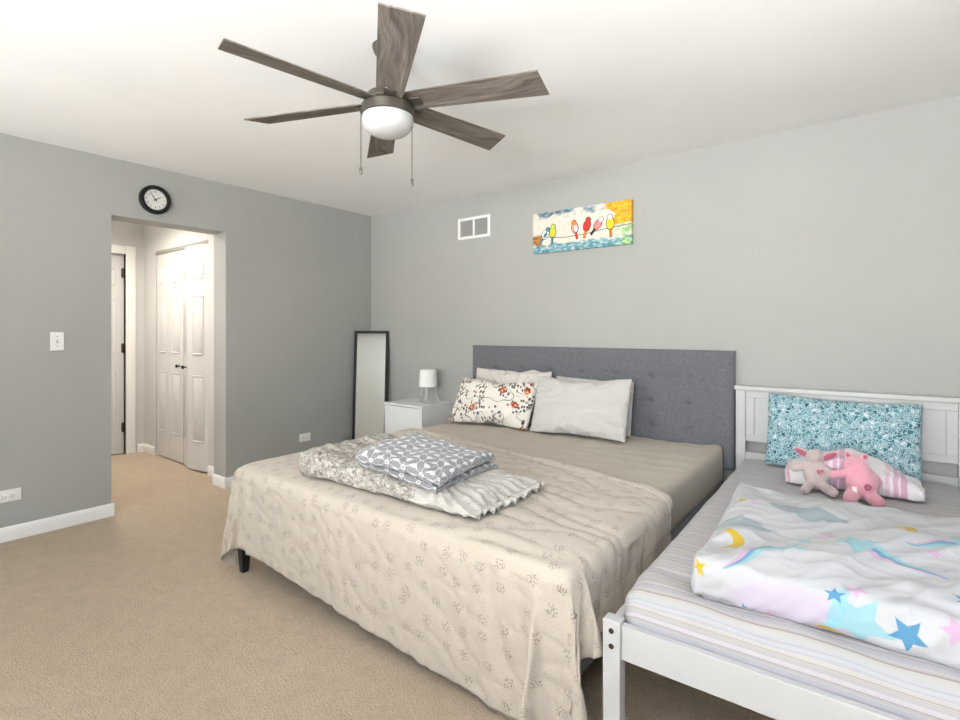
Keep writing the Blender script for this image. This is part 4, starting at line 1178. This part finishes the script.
# coverlet and sheet creases
apply_mods(cov); apply_mods(hemb)
def cov_fn(uv, co):
    x, y = co.x, co.y
    if co.z > BZ-.06:
        k = max(0, min(1, (x-2.3)/.5)); sw = (x-3.3)*.30          # swept arcs that follow the turned-back edge
        a = ridge(Vector((x*1.6, (y-sw*(x-2.2)*.45)*8+mnoise.noise(Vector((x*2, y*2, 1)))*1.5, 3)), 1.4)**2*.009*k
        b = ridge(Vector((x*3.5+y*2, y*8-x*2, 6)))**3*.004
        return a+b-.002
    kc = max(0, min(1, (x-2.75)/.45)); lowz = max(0, min(1, (BZ-co.z)/.30))
    fold = ridge(Vector((x*6.5+co.z*.9, y*6.5, co.z*.8)), 1.1)**2*(.006+.020*kc)*lowz         # long hanging folds, deeper at the near corner
    return fold+ridge(Vector((x*15, y*15, co.z*2.2)), 1.3)**2*.006+ridge(Vector((x*9+co.z*7, y*9, co.z*9)), 1.2)**3*.005-.002
for o in (cov, hemb):
    creases(o, cov_fn); sd = o.modifiers.new('thickness', 'SOLIDIFY'); sd.thickness = .0035; sd.offset = 1
# ------------------------------------------------------------------ plush toys
def blob(name, parts, mat, parent, vox=.006, it=3):
    bm = bmesh.new()
    for (c, r, rot) in parts:
        mt = Matrix.Translation(c) @ (rot if rot else Matrix.Identity(4)) @ Matrix.Diagonal((*r, 1))
        bmesh.ops.create_icosphere(bm, subdivisions=3, radius=1, matrix=mt)
    me = bpy.data.meshes.new(name); bm.to_mesh(me); bm.free()
    o = bpy.data.objects.new(name, me); C.objects.link(o)
    m_ = o.modifiers.new('r', 'REMESH'); m_.mode = 'VOXEL'; m_.voxel_size = vox
    s_ = o.modifiers.new('s', 'SMOOTH'); s_.iterations = it; s_.factor = .5
    dg = bpy.context.evaluated_depsgraph_get(); dg.update()
    me2 = bpy.data.meshes.new_from_object(o.evaluated_get(dg)); o.modifiers.clear(); o.data = me2; me2.name = name
    me2.materials.append(mat)
    for p in me2.polygons: p.use_smooth = True
    o.parent = parent; return o
def RX_(a): return Matrix.Rotation(R(a), 4, 'X')
def RY_(a): return Matrix.Rotation(R(a), 4, 'Y')
def limb(a, b, r0, r1, n=5):
    a, b = Vector(a), Vector(b); return [(a.lerp(b, i/(n-1)), [r0+(r1-r0)*i/(n-1)]*3, None) for i in range(n)]
pg = thing('pink_plush_toy', 'pink plush animal with small ears sitting beside the beige plush rabbit', 'plush toy', (4.078, -.70, .514)); pg.scale = (.9, .9, .88)
body = [((0, .02, .088), (.068, .062, .085), RX_(-12)), ((-.026, .055, .166), (.052, .050, .048), None), ((-.046, .02, .158), (.028, .03, .025), None)]
body += limb((-.045, .01, .135), (-.112, -.01, .118), .021, .022)
body += limb((-.035, -.02, .035), (-.042, -.075, .027), .032, .031)+limb((.038, -.02, .035), (.060, -.070, .029), .032, .032)
body += limb((.05, .04, .12), (.066, .06, .09), .018, .018)
blob('body', body, M['pink'], pg)
for x in (-.058, .012):
    e_ = blob('ear', [((x, .058, .212), (.014, .009, .019), RY_(-25 if x < 0 else 25))], M['pink'], pg, .004, 2)
    blob('ear_lining', [((x, .0515, .212), (.008, .005, .011), RY_(-25 if x < 0 else 25))], M['pinkdk'], e_, .003, 2)['label'] = 'dark pink ear lining'
MB().geo([(-.034,-.062,.034),(-.016,-.060,.034),(-.018,-.046,.078),(-.036,-.046,.078),(-.034,-.064,.034),(-.016,-.062,.034),(-.018,-.048,.079),(-.036,-.048,.079)], [(0,1,2,3),(7,6,5,4),(0,4,5,1),(1,5,6,2),(2,6,7,3),(3,7,4,0)]).build('tag', M['tag'], pg)['label'] = 'white fabric tag'
mb = MB(); prev = None
for i in range(22):
    t = i/21; a = t*2*PI*1.6; q = Vector((.025+.013*(1-.4*t)*math.cos(a), -.046-.012*t, .085+.014*(1-.4*t)*math.sin(a)))
    if prev: mb.tube(prev, q, .0042, n=8)
    prev = q
mb.build('tail', M['pinkdk'], pg)['label'] = 'curly dark pink tail'
bn = thing('plush_rabbit', 'beige plush rabbit with dark pink ear linings left of the pink plush', 'plush toy', (3.908, -.650, .514)); bn.scale = (.96, .96, .96)
body = [((0, .02, .072), (.056, .052, .068), RX_(-14)), ((-.012, .055, .150), (.044, .046, .040), None), ((-.014, .018, .155), (.026, .026, .022), None)]
body += limb((-.035, .02, .115), (-.095, .015, .098), .020, .023)+limb((.035, .02, .110), (.072, .0, .088), .019, .02)
body += limb((-.028, -.01, .030), (-.040, -.075, .019), .022, .020)+limb((.03, -.01, .03), (.068, -.058, .022), .023, .024)
blob('body', body, M['bunny'], bn)
for sx, tilt, x, z in ((-1, -62, -.060, .168), (1, 58, .045, .166)):
    e_ = blob('ear', [((x, .05, z), (.020, .010, .052), RY_(tilt))], M['bunny'], bn, .004, 2)
    blob('ear_lining', [((x, .041, z), (.0135, .005, .043), RY_(tilt))], M['pinkdk'], e_, .003, 2)['label'] = 'dark pink ear lining'
# heart stitched on the belly
P = []
for i in range(28):
    t = 2*PI*i/28; P.append((.016+.0009*16*math.sin(t)**3, .0009*(13*math.cos(t)-5*math.cos(2*t)-2*math.cos(3*t)-math.cos(4*t))))
V = [(x, -.034+.06*max(0, z) , .100+z) for x, z in P]
n = len(V); V += [(.016+(v[0]-.016)*.6, v[1], .100+(v[2]-.100)*.6) for v in V[:n]]; V += [(v[0], v[1]+.02, v[2]) for v in V[:2*n]]
F = []
for i in range(n):
    j = (i+1) % n; F += [(i, j, n+j, n+i), (2*n+i, 3*n+i, 3*n+j, 2*n+j), (i, 2*n+i, 2*n+j, j), (n+i, n+j, 3*n+j, 3*n+i)]
MB().geo(V, F).build('heart', M['heart'], bn)['label'] = 'pink embroidered heart'
